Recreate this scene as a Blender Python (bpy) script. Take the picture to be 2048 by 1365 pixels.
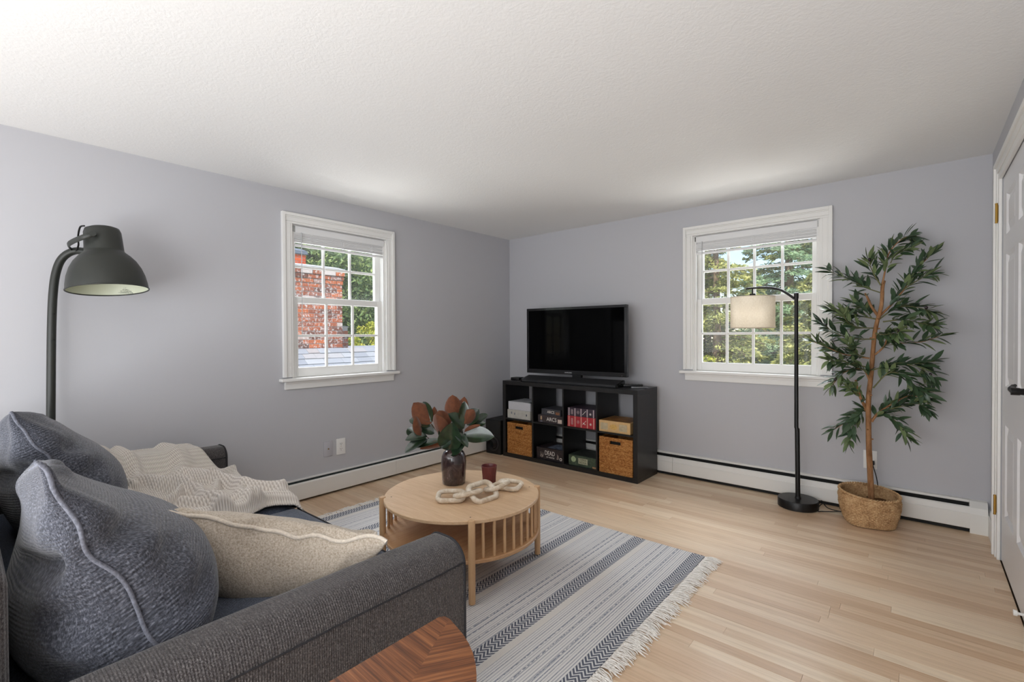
import bpy, bmesh, math, random
import numpy as np
from mathutils import Vector, Matrix, noise as mnoise
R = math.radians
PI = math.pi
rnd = random.Random(7)
for o in list(bpy.data.objects):
    bpy.data.objects.remove(o)
SC = bpy.context.scene
COL = SC.collection

# ------------------------------------------------------------------ camera
FPX, PITCH, YAW, ROLL = 950.8976, -0.0113, 0.7082, -0.0055
CAM = Vector((3.5185, -4.0719, 1.2194))
fw = Vector((-math.sin(YAW) * math.cos(PITCH), math.cos(YAW) * math.cos(PITCH), math.sin(PITCH)))
rt = Vector((math.cos(YAW), math.sin(YAW), 0))
up = rt.cross(fw)
rt, up = rt * math.cos(ROLL) + up * math.sin(ROLL), up * math.cos(ROLL) - rt * math.sin(ROLL)
cd = bpy.data.cameras.new('camera')
cam = bpy.data.objects.new('camera', cd)
COL.objects.link(cam)
cd.sensor_fit = 'HORIZONTAL'
cd.sensor_width = 36
cd.lens = FPX * 36 / 2048
cd.clip_start = 0.02
cd.clip_end = 300
m4 = Matrix.Identity(4)
for i in range(3):
    m4[i][0], m4[i][1], m4[i][2], m4[i][3] = rt[i], up[i], -fw[i], CAM[i]
cam.matrix_world = m4
SC.camera = cam


def ray(u, v):
    return fw + rt * ((u - 1024) / FPX) + up * ((682.5 - v) / FPX)


def atY(u, v, y):
    d = ray(u, v)
    return CAM + d * ((y - CAM.y) / d.y)


def atX(u, v, x):
    d = ray(u, v)
    return CAM + d * ((x - CAM.x) / d.x)


def atD(u, v, z):
    return CAM + ray(u, v) * z


def proj(p):
    d = Vector(p) - CAM
    z = d.dot(fw)
    return 1024 + FPX * d.dot(rt) / z, 682.5 - FPX * d.dot(up) / z, z


# ------------------------------------------------------------------ world, sun, lights, exposure
SC.view_settings.view_transform = 'Standard'
SC.view_settings.look = 'None'
SC.view_settings.gamma = 1.0
SC.view_settings.use_curve_mapping = False
SC.view_settings.exposure = 0.52
wd = bpy.data.worlds.new('sky')
SC.world = wd
wd.use_nodes = True
wn = wd.node_tree
wn.nodes.clear()
wo = wn.nodes.new('ShaderNodeOutputWorld')
wb = wn.nodes.new('ShaderNodeBackground')
sk = wn.nodes.new('ShaderNodeTexSky')
sk.sky_type = 'NISHITA'
sk.sun_disc = False
sk.sun_elevation = R(48)
sk.sun_rotation = R(150)
sk.altitude = 0
sk.air_density = 1.0
sk.dust_density = 0.3
sk.ozone_density = 1.0
wb.inputs['Strength'].default_value = 0.15
wn.links.new(sk.outputs[0], wb.inputs[0])
wn.links.new(wb.outputs[0], wo.inputs[0])


def light(name, kind, loc, target, energy, size=1, sizey=None, col=(1, 1, 1), angle=None, spread=None):
    l = bpy.data.lights.new(name, kind)
    l.energy = energy
    l.color = col
    if kind == 'AREA':
        l.shape = 'RECTANGLE'
        l.size = size
        l.size_y = sizey or size
        if spread:
            l.spread = spread
    if angle:
        l.angle = angle
    o = bpy.data.objects.new(name, l)
    COL.objects.link(o)
    o.location = loc
    d = Vector(target) - Vector(loc)
    o.rotation_euler = d.to_track_quat('-Z', 'Y').to_euler()
    return o


# outdoor sun from behind the viewer's right shoulder
light('sun', 'SUN', (6, -8, 12), (0, 0, 0), 4.4, col=(1, .95, .86), angle=R(.6))
# added area lamps standing in for open sky above each window
light('sky_fill_left', 'AREA', (-1.5, -2.05, 3.15), (0.75, -2.05, .9), 150, 1.6, 1.3, (.90, .95, 1))
light('sky_fill_back', 'AREA', (2.5, 1.5, 3.15), (2.5, -.75, .9), 130, 1.6, 1.3, (.90, .95, 1))
# added lamps below each window, imitating light thrown up by roof and ground
light('ground_fill_left', 'AREA', (-1.3, -2.05, .1), (1.0, -2.05, 2.0), 56, 1.8, 1.2, (1, .98, .95))
light('ground_fill_back', 'AREA', (2.5, 1.3, .1), (2.5, -1.0, 2.0), 56, 1.8, 1.2, (1, .98, .95))
# photographer's lamps bounced off the ceiling behind the camera, plus an added unseen fill panel
light('bounce_flash', 'AREA', (3.0, -5.2, .6), (2.8, -4.9, 2.3), 24, 1.2, .9, (.97, .985, 1))
light('room_fill', 'AREA', (2.0, -5.6, 1.0), (2.0, -1.0, 1.5), 64, 3.5, 1.7, (.935, .968, 1))

SC.cycles.use_denoising = True
SC.cycles.max_bounces = 10
SC.cycles.diffuse_bounces = 6
SC.cycles.transparent_max_bounces = 16
SC.cycles.caustics_reflective = False
SC.cycles.caustics_refractive = False
SC.cycles.sample_clamp_indirect = 6
try:
    SC.cycles.denoiser = 'OPENIMAGEDENOISE'
except Exception:
    pass


# ------------------------------------------------------------------ helpers: meshes
def B():
    return bmesh.new()


def add_box(bm, x0, x1, y0, y1, z0, z1, bev=0, seg=2, mi=0, M=None):
    vs = [bm.verts.new((x, y, z)) for x in (x0, x1) for y in (y0, y1) for z in (z0, z1)]
    F = [(0, 1, 3, 2), (4, 6, 7, 5), (0, 4, 5, 1), (2, 3, 7, 6), (0, 2, 6, 4), (1, 5, 7, 3)]
    fs = []
    for f in F:
        fc = bm.faces.new([vs[i] for i in f])
        fc.material_index = mi
        fs.append(fc)
    if M is not None:
        bmesh.ops.transform(bm, matrix=M, verts=vs)
    if bev > 0:
        es = list({e for f in fs for e in f.edges})
        r = bmesh.ops.bevel(bm, geom=es, offset=bev, segments=seg, affect='EDGES', profile=.5, clamp_overlap=True)
        for f in r['faces']:
            f.material_index = mi
    return bm


def frames(pts, closed=False):
    n = len(pts)
    T = []
    for i in range(n):
        if closed:
            t = pts[(i + 1) % n] - pts[i - 1]
        else:
            t = pts[min(i + 1, n - 1)] - pts[max(i - 1, 0)]
        T.append(t.normalized() if t.length > 1e-9 else Vector((0, 0, 1)))
    a = Vector((0, 0, 1)) if abs(T[0].z) < .9 else Vector((1, 0, 0))
    nrm = (a - T[0] * a.dot(T[0])).normalized()
    out = []
    for i in range(n):
        nrm = (nrm - T[i] * nrm.dot(T[i]))
        nrm = nrm.normalized() if nrm.length > 1e-6 else T[i].orthogonal().normalized()
        out.append((T[i], nrm, T[i].cross(nrm)))
    return out


def add_tube(bm, pts, r, n=8, closed=False, mi=0, flat=1.0):
    pts = [Vector(p) for p in pts]
    fr = frames(pts, closed)
    rings = []
    for i, p in enumerate(pts):
        rr = r[i] if isinstance(r, (list, tuple)) else r
        T, a, b = fr[i]
        rings.append([bm.verts.new(p + (a * math.cos(2 * PI * k / n) + b * math.sin(2 * PI * k / n) * flat) * rr) for k in range(n)])
    m = len(pts)
    for i in range(m if closed else m - 1):
        A, Bq = rings[i], rings[(i + 1) % m]
        for k in range(n):
            f = bm.faces.new((A[k], A[(k + 1) % n], Bq[(k + 1) % n], Bq[k]))
            f.material_index = mi
    if not closed:
        bm.faces.new(list(reversed(rings[0]))).material_index = mi
        bm.faces.new(rings[-1]).material_index = mi
    return bm


def add_lathe(bm, prof, n=32, c=(0, 0, 0), mi=0, fr=None):
    rings = []
    c = Vector(c)
    for (r, z) in prof:
        if r < 1e-6:
            rings.append([bm.verts.new(c + Vector((0, 0, z)))])
        else:
            rings.append([bm.verts.new(c + Vector((r * math.cos(2 * PI * k / n), r * math.sin(2 * PI * k / n), z))) for k in range(n)])
    for A, Bq in zip(rings, rings[1:]):
        for k in range(n):
            k2 = (k + 1) % n
            if len(A) == 1 and len(Bq) == 1:
                continue
            if len(A) == 1:
                f = bm.faces.new((A[0], Bq[k2], Bq[k]))
            elif len(Bq) == 1:
                f = bm.faces.new((A[k], A[k2], Bq[0]))
            else:
                f = bm.faces.new((A[k], A[k2], Bq[k2], Bq[k]))
            f.material_index = mi
    return bm


def add_prism(bm, poly, z0, z1, bev=0, mi=0, axes=None):
    f2 = axes or (lambda a, b, c: (a, b, c))
    lo = [bm.verts.new(f2(x, y, z0)) for x, y in poly]
    hi = [bm.verts.new(f2(x, y, z1)) for x, y in poly]
    fs = [bm.faces.new(list(reversed(lo))), bm.faces.new(hi)]
    n = len(poly)
    for k in range(n):
        fs.append(bm.faces.new((lo[k], lo[(k + 1) % n], hi[(k + 1) % n], hi[k])))
    for f in fs:
        f.material_index = mi
    if bev:
        es = list(fs[0].edges) + list(fs[1].edges)
        bmesh.ops.bevel(bm, geom=es, offset=bev, segments=2, affect='EDGES', clamp_overlap=True)
    return bm


def add_grid(bm, fn, nu, nv, mi=0, wrap_u=False, skip=None, uvs=(1, 1)):
    uvl = bm.loops.layers.uv.verify()
    V = [[bm.verts.new(fn(i / nu, j / nv)) for j in range(nv + 1)] for i in range(nu if wrap_u else nu + 1)]
    for i in range(nu):
        i2 = (i + 1) % nu if wrap_u else i + 1
        for j in range(nv):
            if skip and skip((i + .5) / nu, (j + .5) / nv):
                continue
            f = bm.faces.new((V[i][j], V[i2][j], V[i2][j + 1], V[i][j + 1]))
            f.material_index = mi
            for lp, (a, b) in zip(f.loops, ((i, j), (i + 1, j), (i + 1, j + 1), (i, j + 1))):
                lp[uvl].uv = (a / nu * uvs[0], b / nv * uvs[1])
    return V


def obj(name, bm, mats, parent=None, smooth=None, world=True, loc=None, rot=None, recalc=True):
    me = bpy.data.meshes.new(name)
    if recalc:
        bmesh.ops.recalc_face_normals(bm, faces=bm.faces)
    bm.to_mesh(me)
    bm.free()
    for m in (mats if isinstance(mats, (list, tuple)) else [mats]):
        me.materials.append(m)
    if smooth:
        me.shade_smooth()
        if smooth < 179:
            me.set_sharp_from_angle(angle=R(smooth))
    o = bpy.data.objects.new(name, me)
    COL.objects.link(o)
    if loc is not None:
        o.location = loc
    if rot is not None:
        o.rotation_euler = rot
    if parent is not None:
        o.parent = parent
        if world and parent.parent is None:
            o.matrix_parent_inverse = parent.matrix_basis.inverted()
    return o


def inst(src, parent, M, name=None, world=True):
    """another object on the same mesh, placed by matrix M"""
    o = bpy.data.objects.new(name or src.name.split('.')[0], src.data)
    COL.objects.link(o)
    o.parent = parent
    if world and parent is not None and parent.parent is None:
        o.matrix_parent_inverse = parent.matrix_basis.inverted()
    o.matrix_basis = M
    return o


def tag(o, label=None, cat=None, group=None, kind=None):
    if label:
        o['label'] = label
    if cat:
        o['category'] = cat
    if group:
        o['group'] = group
    if kind:
        o['kind'] = kind
    return o


def thing(name, label, cat, loc=(0, 0, 0), rotz=0, group=None, kind=None):
    o = bpy.data.objects.new(name, None)
    o.empty_display_size = .1
    COL.objects.link(o)
    o.matrix_basis = Matrix.Translation(loc) @ Matrix.Rotation(rotz, 4, 'Z')
    return tag(o, label, cat, group, kind)


def text(name, body, size, parent, loc, rot, mat, world=False, align='CENTER', ext=.0004, sx=1.0):
    c = bpy.data.curves.new(name, 'FONT')
    c.body = body
    c.size = size
    c.align_x = align
    c.align_y = 'CENTER'
    c.extrude = ext
    c.materials.append(mat)
    c.resolution_u = 3
    tmp_ = bpy.data.objects.new('tmp_text', c)
    COL.objects.link(tmp_)
    me = bpy.data.meshes.new_from_object(tmp_, depsgraph=bpy.context.evaluated_depsgraph_get())
    bpy.data.objects.remove(tmp_)
    me.name = name
    o = bpy.data.objects.new(name, me)
    COL.objects.link(o)
    o.parent = parent
    if world and parent.parent is None:
        o.matrix_parent_inverse = parent.matrix_basis.inverted()
    o.location = loc
    o.rotation_euler = rot
    o.scale = (sx, 1, 1)
    return o


def smooth_path(P, n=6, closed=False):
    P = [Vector(p) for p in P]
    out = []
    m = len(P)
    rng = range(m) if closed else range(m - 1)
    for i in rng:
        p0 = P[(i - 1) % m] if (closed or i > 0) else P[0]
        p1 = P[i]
        p2 = P[(i + 1) % m]
        p3 = P[(i + 2) % m] if (closed or i < m - 2) else P[-1]
        for k in range(n):
            t = k / n
            out.append(.5 * ((2 * p1) + (p2 - p0) * t + (2 * p0 - 5 * p1 + 4 * p2 - p3) * t * t + (3 * p1 - p0 - 3 * p2 + p3) * t ** 3))
    if not closed:
        out.append(P[-1])
    return out


def lerp(a, b, t):
    return a + (b - a) * t


def ss(a, b, x):
    t = max(0, min(1, (x - a) / (b - a)))
    return t * t * (3 - 2 * t)


def nz(x, y, z=0.0):
    return mnoise.noise(Vector((x, y, z)))


# ------------------------------------------------------------------ helpers: materials
def lin(c):
    return c / 12.92 if c <= .04045 else ((c + .055) / 1.055) ** 2.4


def rgb(r, g, b):
    return (lin(r / 255), lin(g / 255), lin(b / 255), 1)


class G:
    """small node-graph writer"""

    def __init__(s, name):
        s.m = bpy.data.materials.new(name)
        s.m.use_nodes = True
        s.t = s.m.node_tree
        s.t.nodes.clear()
        s.out = s.t.nodes.new('ShaderNodeOutputMaterial')
        s.p = s.t.nodes.new('ShaderNodeBsdfPrincipled')
        s.t.links.new(s.p.outputs[0], s.out.inputs[0])

    def n(s, typ, props=None, **ins):
        nd = s.t.nodes.new('ShaderNode' + typ)
        for k, v in (props or {}).items():
            setattr(nd, k, v)
        for k, v in ins.items():
            k = k.replace('_', ' ')
            s.set(nd.inputs[int(k[1:])] if k[0] == 'i' and k[1:].isdigit() else nd.inputs[k], v)
        return nd

    def set(s, sock, v):
        if isinstance(v, bpy.types.NodeSocket):
            s.t.links.new(v, sock)
        elif isinstance(v, bpy.types.Node):
            s.t.links.new(v.outputs[0], sock)
        else:
            sock.default_value = v

    def P(s, **k):
        for a, v in k.items():
            s.set(s.p.inputs[a.replace('_', ' ')], v)

    def math(s, op, a, b=0.0, c=None):
        nd = s.t.nodes.new('ShaderNodeMath')
        nd.operation = op
        s.set(nd.inputs[0], a)
        s.set(nd.inputs[1], b)
        if c is not None:
            s.set(nd.inputs[2], c)
        return nd.outputs[0]

    def co(s, which='Object', scale=(1, 1, 1), loc=(0, 0, 0), rot=(0, 0, 0)):
        tc = s.t.nodes.new('ShaderNodeTexCoord')
        mp = s.t.nodes.new('ShaderNodeMapping')
        s.t.links.new(tc.outputs[which], mp.inputs[0])
        mp.inputs['Scale'].default_value = scale
        mp.inputs['Location'].default_value = loc
        mp.inputs['Rotation'].default_value = rot
        return mp.outputs[0]

    def noise(s, vec, scale=5, detail=3, rough=.5, dist=0):
        nd = s.n('TexNoise', None, Vector=vec, Scale=scale, Detail=detail, Roughness=rough, Distortion=dist)
        return nd.outputs['Fac']

    def ramp(s, fac, stops, interp='LINEAR'):
        nd = s.t.nodes.new('ShaderNodeValToRGB')
        nd.color_ramp.interpolation = interp
        el = nd.color_ramp.elements
        while len(el) < len(stops):
            el.new(.5)
        for e, (p, c) in zip(el, stops):
            e.position = p
            e.color = c if len(c) == 4 else (*c, 1)
        s.set(nd.inputs[0], fac)
        return nd.outputs[0]

    def mix(s, fac, a, b, mode='MIX'):
        nd = s.t.nodes.new('ShaderNodeMix')
        nd.data_type = 'RGBA'
        nd.blend_type = mode
        s.set(nd.inputs[0], fac)
        s.set(nd.inputs[6], a)
        s.set(nd.inputs[7], b)
        return nd.outputs[2]

    def bump(s, h, strength=.3, dist=.01):
        nd = s.n('Bump', None, Strength=strength, Distance=dist, Height=h)
        s.t.links.new(nd.outputs[0], s.p.inputs['Normal'])
        return nd

    def sep(s, vec):
        nd = s.n('SeparateXYZ', None, Vector=vec)
        return nd.outputs


def plain(name, col, rough=.5, metal=0, spec=.5, var=0, vscale=20, bump=0, bscale=60, bdist=.004, coat=0, sheen=0):
    g = G(name)
    g.P(Base_Color=col, Roughness=rough, Metallic=metal, Specular_IOR_Level=spec)
    if var:
        v = g.noise(g.co(), vscale, 4)
        d = tuple(max(0, c * (1 - var)) for c in col[:3]) + (1,)
        l = tuple(min(1, c * (1 + var)) for c in col[:3]) + (1,)
        g.P(Base_Color=g.ramp(v, [(.3, d), (.7, l)]))
    if bump:
        g.bump(g.noise(g.co(), bscale, 4), bump, bdist)
    if coat:
        g.P(Coat_Weight=coat, Coat_Roughness=.12)
    if sheen:
        g.P(Sheen_Weight=sheen, Sheen_Roughness=.5)
    return g.m


def wood(name, dark, light, scale=(1, 18, 18), rough=.45, rot=(0, 0, 0), contrast=(.3, .7), fine=.35, bump=.05, which='Object'):
    g = G(name)
    v = g.co(which, scale, rot=rot)
    a = g.noise(v, 2.2, 5, .6, .6)
    b = g.noise(v, 11, 3, .6)
    f = g.math('ADD', g.math('MULTIPLY', a, 1 - fine), g.math('MULTIPLY', b, fine))
    g.P(Base_Color=g.ramp(f, [(contrast[0], dark), (contrast[1], light)]), Roughness=rough)
    if bump:
        g.bump(b, bump, .002)
    return g.m


MW = {}
g = G('wall_paint')
g.P(Base_Color=rgb(188, 188, 192), Roughness=.62, Specular_IOR_Level=.3)
g.bump(g.noise(g.co(), 160, 3), .05, .002)
MW['wall'] = g.m
g = G('ceiling_paint')
v = g.co()
h = g.math('ADD', g.noise(v, 26, 5, .65, 1.5), g.math('MULTIPLY', g.noise(v, 90, 3), .4))
g.P(Base_Color=rgb(232, 232, 231), Roughness=.85, Specular_IOR_Level=.1)
g.bump(h, .17, .010)
MW['ceil'] = g.m
MW['trim'] = plain('white_trim_paint', rgb(232, 231, 228), .35, spec=.4, bump=.02, bscale=80, bdist=.002)
MW['door'] = plain('white_door_paint', rgb(226, 226, 228), .3, spec=.45)
MW['heater'] = plain('white_enamel', rgb(228, 227, 223), .35, spec=.4)
MW['fin'] = plain('fin_metal', rgb(96, 104, 100), .5, .6, var=.3, vscale=90)
MW['dark'] = plain('dark_gap', rgb(20, 19, 18), .8)
MW['blind'] = plain('blind_vinyl', rgb(226, 226, 226), .45, spec=.35)
MW['brass'] = plain('brass', rgb(178, 140, 70), .3, 1)
MW['black_metal'] = plain('black_metal', rgb(24, 23, 23), .38, .2, spec=.4)
MW['plate'] = plain('white_plate', rgb(232, 231, 228), .35)
MW['plate_grey'] = plain('painted_plate', rgb(184, 183, 189), .5)
MW['slot'] = plain('slot_dark', rgb(40, 40, 40), .6)
g = G('window_glass')
tr = g.t.nodes.new('ShaderNodeBsdfTransparent')
gl = g.t.nodes.new('ShaderNodeBsdfGlossy')
gl.inputs['Roughness'].default_value = .02
mx = g.t.nodes.new('ShaderNodeMixShader')
g.set(mx.inputs[0], .008)
g.t.links.new(tr.outputs[0], mx.inputs[1])
g.t.links.new(gl.outputs[0], mx.inputs[2])
df = g.t.nodes.new('ShaderNodeBsdfDiffuse')  # white diffuse share paints a haze over the outdoor view
df.inputs[0].default_value = (.9, .9, .9, 1)
mx2 = g.t.nodes.new('ShaderNodeMixShader')
mx2.inputs[0].default_value = .045
g.t.links.new(mx.outputs[0], mx2.inputs[1])
g.t.links.new(df.outputs[0], mx2.inputs[2])
g.t.links.new(mx2.outputs[0], g.out.inputs[0])
MW['glass'] = g.m

# floor boards: colour varies per board through the mesh attribute "board"
g = G('oak_floor')
at = g.n('Attribute', {'attribute_name': 'board'})
bd = at.outputs['Fac']
pos = g.n('NewGeometry').outputs['Position']
sp = g.sep(pos)
cx = g.math('ADD', g.math('MULTIPLY', sp[0], 1.6), g.math('MULTIPLY', bd, 71.0))
cy = g.math('ADD', g.math('MULTIPLY', sp[1], 30.0), g.math('MULTIPLY', bd, 37.0))
vec = g.n('CombineXYZ', None, X=cx, Y=cy, Z=bd)
gr = g.noise(vec, 1.6, 5, .62, .8)
fine = g.noise(g.n('CombineXYZ', None, X=g.math('MULTIPLY', sp[0], 7.0), Y=g.math('MULTIPLY', sp[1], 240.0), Z=bd), 1.0, 3)
tone = g.ramp(bd, [(0, rgb(206, 175, 143)), (.3, rgb(216, 187, 156)), (.55, rgb(222, 196, 165)), (.85, rgb(227, 203, 174)), (1, rgb(236, 217, 189))])
grain = g.ramp(gr, [(.28, (.70, .64, .58, 1)), (.55, (1, 1, 1, 1)), (.8, (1.06, 1.05, 1.03, 1))])
c = g.mix(.6, tone, grain, 'MULTIPLY')
c = g.mix(g.math('MULTIPLY', fine, .20), c, rgb(172, 136, 104))
g.P(Base_Color=c, Roughness=g.math('ADD', .34, g.math('MULTIPLY', fine, .14)), Specular_IOR_Level=.45, Coat_Weight=.18, Coat_Roughness=.22)
g.bump(fine, .04, .001)
MW['floor'] = g.m

# ------------------------------------------------------------------ room shell
W, H, YB, TH = 3.852, 2.30, -5.75, 0.16
bm = B()
add_box(bm, -.0, W + TH, YB, 0, -.08, -.012)
floor = tag(obj('floor', bm, plain('subfloor', rgb(70, 52, 36), .9)), 'pale oak strip floor across the whole room', 'floor', kind='structure')
boards = []
BW = .0572
y = 0.0
r2 = random.Random(11)
row = 0
while y > YB:
    x = -r2.uniform(0, 1.2)
    while x < W:
        L = r2.uniform(.45, 1.9)
        x0, x1 = max(0, x), min(W, x + L)
        if x1 - x0 > .02:
            boards.append((x0, x1, max(y - BW, YB), y, r2.random()))
        x += L
    y -= BW
    row += 1


def board_score(b):
    xs = [lerp(b[0], b[1], t) for t in (.05, .35, .65, .95)]
    ym = (b[2] + b[3]) / 2
    sc = 0
    for xx in xs:
        u, v, z = proj((xx, ym, 0))
        if z > .3 and -40 < u < 2090 and v < 1400:
            if .5 < xx < 2.63 and -3 < ym < -1.43:
                continue
            if xx < 2.4 and ym < -3:
                continue
            if .31 < xx < 1.77 and -.47 < ym:
                continue
            sc += (b[1] - b[0]) / z ** 3
    return sc


boards.sort(key=board_score, reverse=True)


def board_mesh(bm, b, lay):
    x0, x1, y0, y1, rv = b
    gx, gy = .00025, .00025
    n0 = len(bm.verts)
    bm.verts.ensure_lookup_table()
    ch = .0005
    P = []
    for (ox, zz) in ((0, -.012), (0, -ch), (ch, 0)):
        P.append([bm.verts.new(q) for q in ((x0 + gx + ox, y0 + gy + ox, zz), (x1 - gx - ox, y0 + gy + ox, zz), (x1 - gx - ox, y1 - gy - ox, zz), (x0 + gx + ox, y1 - gy - ox, zz))])
    for A, Bq in zip(P, P[1:]):
        for k in range(4):
            bm.faces.new((A[k], A[(k + 1) % 4], Bq[(k + 1) % 4], Bq[k]))
    bm.faces.new(P[2])
    for ring in P:
        for v_ in ring:
            v_[lay] = rv


for b in boards[:300]:
    bm = B()
    lay = bm.verts.layers.float.new('board')
    board_mesh(bm, b, lay)
    obj('plank', bm, MW['floor'], floor)
bm = B()
lay = bm.verts.layers.float.new('board')
for b in boards[300:]:
    board_mesh(bm, b, lay)
tag(obj('floorboards', bm, MW['floor'], floor), kind='stuff')

bm = B()
add_box(bm, -TH, W + TH, YB - TH, TH, H, H + .12)
tag(obj('ceiling', bm, MW['ceil']), 'white textured plaster ceiling over the room', 'ceiling', kind='structure')

# openings
W1 = dict(a0=-2.46, a1=-1.640, z0=.905, z1=2.058)
W2 = dict(a0=2.056, a1=2.975, z0=.905, z1=2.058)


def wall_with_hole(name, axis, lo, hi, t0, t1, hole, label, holes_to_floor=False):
    bm = B()
    a0, a1, z0, z1 = hole

    def bx(s0, s1, b0, b1):
        if axis == 'y':
            add_box(bm, t0, t1, s0, s1, b0, b1)
        else:
            add_box(bm, s0, s1, t0, t1, b0, b1)
    bx(lo, a0, 0, H)
    bx(a1, hi, 0, H)
    if z0 > 0:
        bx(a0, a1, 0, z0)
    bx(a0, a1, z1, H)
    return tag(obj(name, bm, MW['wall']), label, 'wall', kind='structure')


wall_with_hole('wall_left', 'y', YB, 0, -TH, 0, (W1['a0'], W1['a1'], W1['z0'], W1['z1']), 'pale lavender grey wall with the narrower window')
wall_with_hole('wall_back', 'x', -TH, W + TH, 0, TH, (W2['a0'], W2['a1'], W2['z0'], W2['z1']), 'pale lavender grey wall with the wider window')
DY0, DY1, DZ = -1.385, -.447, 2.045
door_wall = wall_with_hole('wall_right', 'y', YB, 0, W, W + TH, (DY0, DY1, 0, DZ), 'grey wall around the white panelled door')
bm = B()
add_box(bm, W + .06, W + TH, DY0, DY1, 0, DZ)
obj('closet_back', bm, MW['wall'], door_wall)
bm = B()
add_box(bm, -TH, W + TH, YB - TH, YB, 0, H)
tag(obj('wall_front', bm, MW['wall']), 'plain grey wall closing the room behind the viewer', 'wall', kind='structure')


# ------------------------------------------------------------------ windows
def build_window(name, opening, TM, cols, label):
    """built in a local frame: a along the wall, d into the room (+) / outdoors (-), z up; TM maps (a,d,z)"""
    a0, a1, z0, z1 = opening['a0'], opening['a1'], opening['z0'], opening['z1']
    top = thing(name, label, 'window', TM(((a0 + a1) / 2, 0, z0)), kind='structure')
    T = MW['trim']

    def bx(bm, A0, A1, D0, D1, Z0, Z1, bev=0):
        p, q = Vector(TM((A0, D0, Z0))), Vector(TM((A1, D1, Z1)))
        add_box(bm, min(p.x, q.x), max(p.x, q.x), min(p.y, q.y), max(p.y, q.y), Z0, Z1, bev, 1)

    def part(nm, boxes, par=top, mat=T, bev=.002):
        bm = B()
        for b in boxes:
            bx(bm, *b, bev=bev)
        return obj(nm, bm, mat, par)
    cw = .074
    rv = .004
    ca0, ca1, cz1 = a0 - .0, a1 + .0, z1
    # casing boards with a stepped profile
    for nm, (A0, A1, Z0, Z1), side in (('casing', (a0 - cw, a0 + rv, z0 + .018, z1 + cw), 'l'), ('casing', (a1 - rv, a1 + cw, z0 + .018, z1 + cw), 'r'), ('casing', (a0 + rv, a1 - rv, z1 - rv, z1 + cw), 't')):
        if side == 'l':
            bs = [(A0, A0 + .022, 0, .028, Z0, Z1), (A0 + .022, A0 + .030, 0, .021, Z0, Z1 - cw - .004), (A0 + .030, A1 - .016, 0, .017, Z0, Z1 - cw - .004), (A1 - .016, A1, 0, .013, Z0, Z1 - cw - .004)]
        elif side == 'r':
            bs = [(A1 - .022, A1, 0, .028, Z0, Z1), (A1 - .030, A1 - .022, 0, .021, Z0, Z1 - cw - .004), (A0 + .016, A1 - .030, 0, .017, Z0, Z1 - cw - .004), (A0, A0 + .016, 0, .013, Z0, Z1 - cw - .004)]
        else:
            bs = [(A0 - .0775, A1 + .0775, 0, .0115, Z0, Z1 - .001), (A0 - .056, A1 + .056, 0, .028, Z1 - .022, Z1), (A0 - .056, A1 + .056, 0, .021, Z1 - .0305, Z1 - .022), (A0 - .056, A1 + .056, 0, .017, Z0 + .016, Z1 - .0305), (A0 - .056, A1 + .056, 0, .013, Z0, Z0 + .016)]
        part(nm, bs, bev=.0015)
    part('stool', [(a0 - cw - .026, a1 + cw + .026, 0, .055, z0 - .014, z0 + .009), (a0 + .001, a1 - .001, -.085, 0, z0, z0 + .009)], bev=.004)
    part('apron', [(a0 - cw + .012, a1 + cw - .012, 0, .016, z0 - .073, z0 - .014), (a0 - cw + .012, a1 + cw - .012, .016, .022, z0 - .032, z0 - .014)], bev=.002)
    # jamb lining and stops
    part('jamb', [(a0, a0 + .012, -TH, 0, z0, z1), (a1 - .012, a1, -TH, 0, z0, z1), (a0 + .012, a1 - .012, -TH, 0, z1 - .012, z1), (a0 + .012, a1 - .012, -TH, -.085, z0 - .012, z0 + .002)], bev=0)
    part('stop', [(a0 + .012, a0 + .026, -.036, -.006, z0 + .009, z1 - .012), (a1 - .026, a1 - .012, -.036, -.006, z0 + .009, z1 - .012)], bev=.002)

    def sash(nm, d0, d1, s0, s1, zb, zt, gb, gt, st, vert, hor):
        sh = part(nm, [(s0, s0 + st, d0, d1, zb, zt), (s1 - st, s1, d0, d1, zb, zt), (s0 + st, s1 - st, d0, d1, zb, gb), (s0 + st, s1 - st, d0, d1, gt, zt)], bev=.002)
        dm = (d0 + d1) / 2
        mw = .0095
        for vv in vert:
            part('muntin', [(vv - mw, vv + mw, dm - .01, dm + .012, gb, gt)], sh, bev=.003)
        xs = [s0 + st] + list(vert) + [s1 - st]
        zs = [gb, hor, gt]
        for i in range(len(xs) - 1):
            A, Bz = xs[i] + (mw if i else 0), xs[i + 1] - (mw if i < len(xs) - 2 else 0)
            part('muntin', [(A, Bz, dm - .01, dm + .012, hor - mw, hor + mw)], sh, bev=.003)
            for k in range(2):
                zz0, zz1 = zs[k] + (mw if k else 0), zs[k + 1] - (mw if k == 0 else 0)
                part('pane', [(A, Bz, dm - .0015, dm + .0015, zz0, zz1)], sh, MW['glass'], bev=0)
        return sh
    i0, i1 = a0 + .013, a1 - .013
    st = .050
    g0, g1 = i0 + st, i1 - st
    vs = [lerp(g0, g1, k / cols) for k in range(1, cols)]
    ls = sash('lower_sash', -.072, -.038, i0, i1, z0 + .01, 1.521, .985, 1.474, st, vs, 1.227)
    us = sash('upper_sash', -.110, -.076, i0, i1, 1.476, z1 - .013, 1.527, 1.995, st, vs, 1.757)
    am = (a0 + a1) / 2
    return top


build_window('window_1', W1, lambda p: (p[1], p[0], p[2]), 3, 'white double-hung window with six-pane sashes overlooking the brick chimney')
build_window('window_2', W2, lambda p: (p[0], -p[1], p[2]), 4, 'white double-hung window with eight-pane sashes overlooking evergreens')


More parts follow.
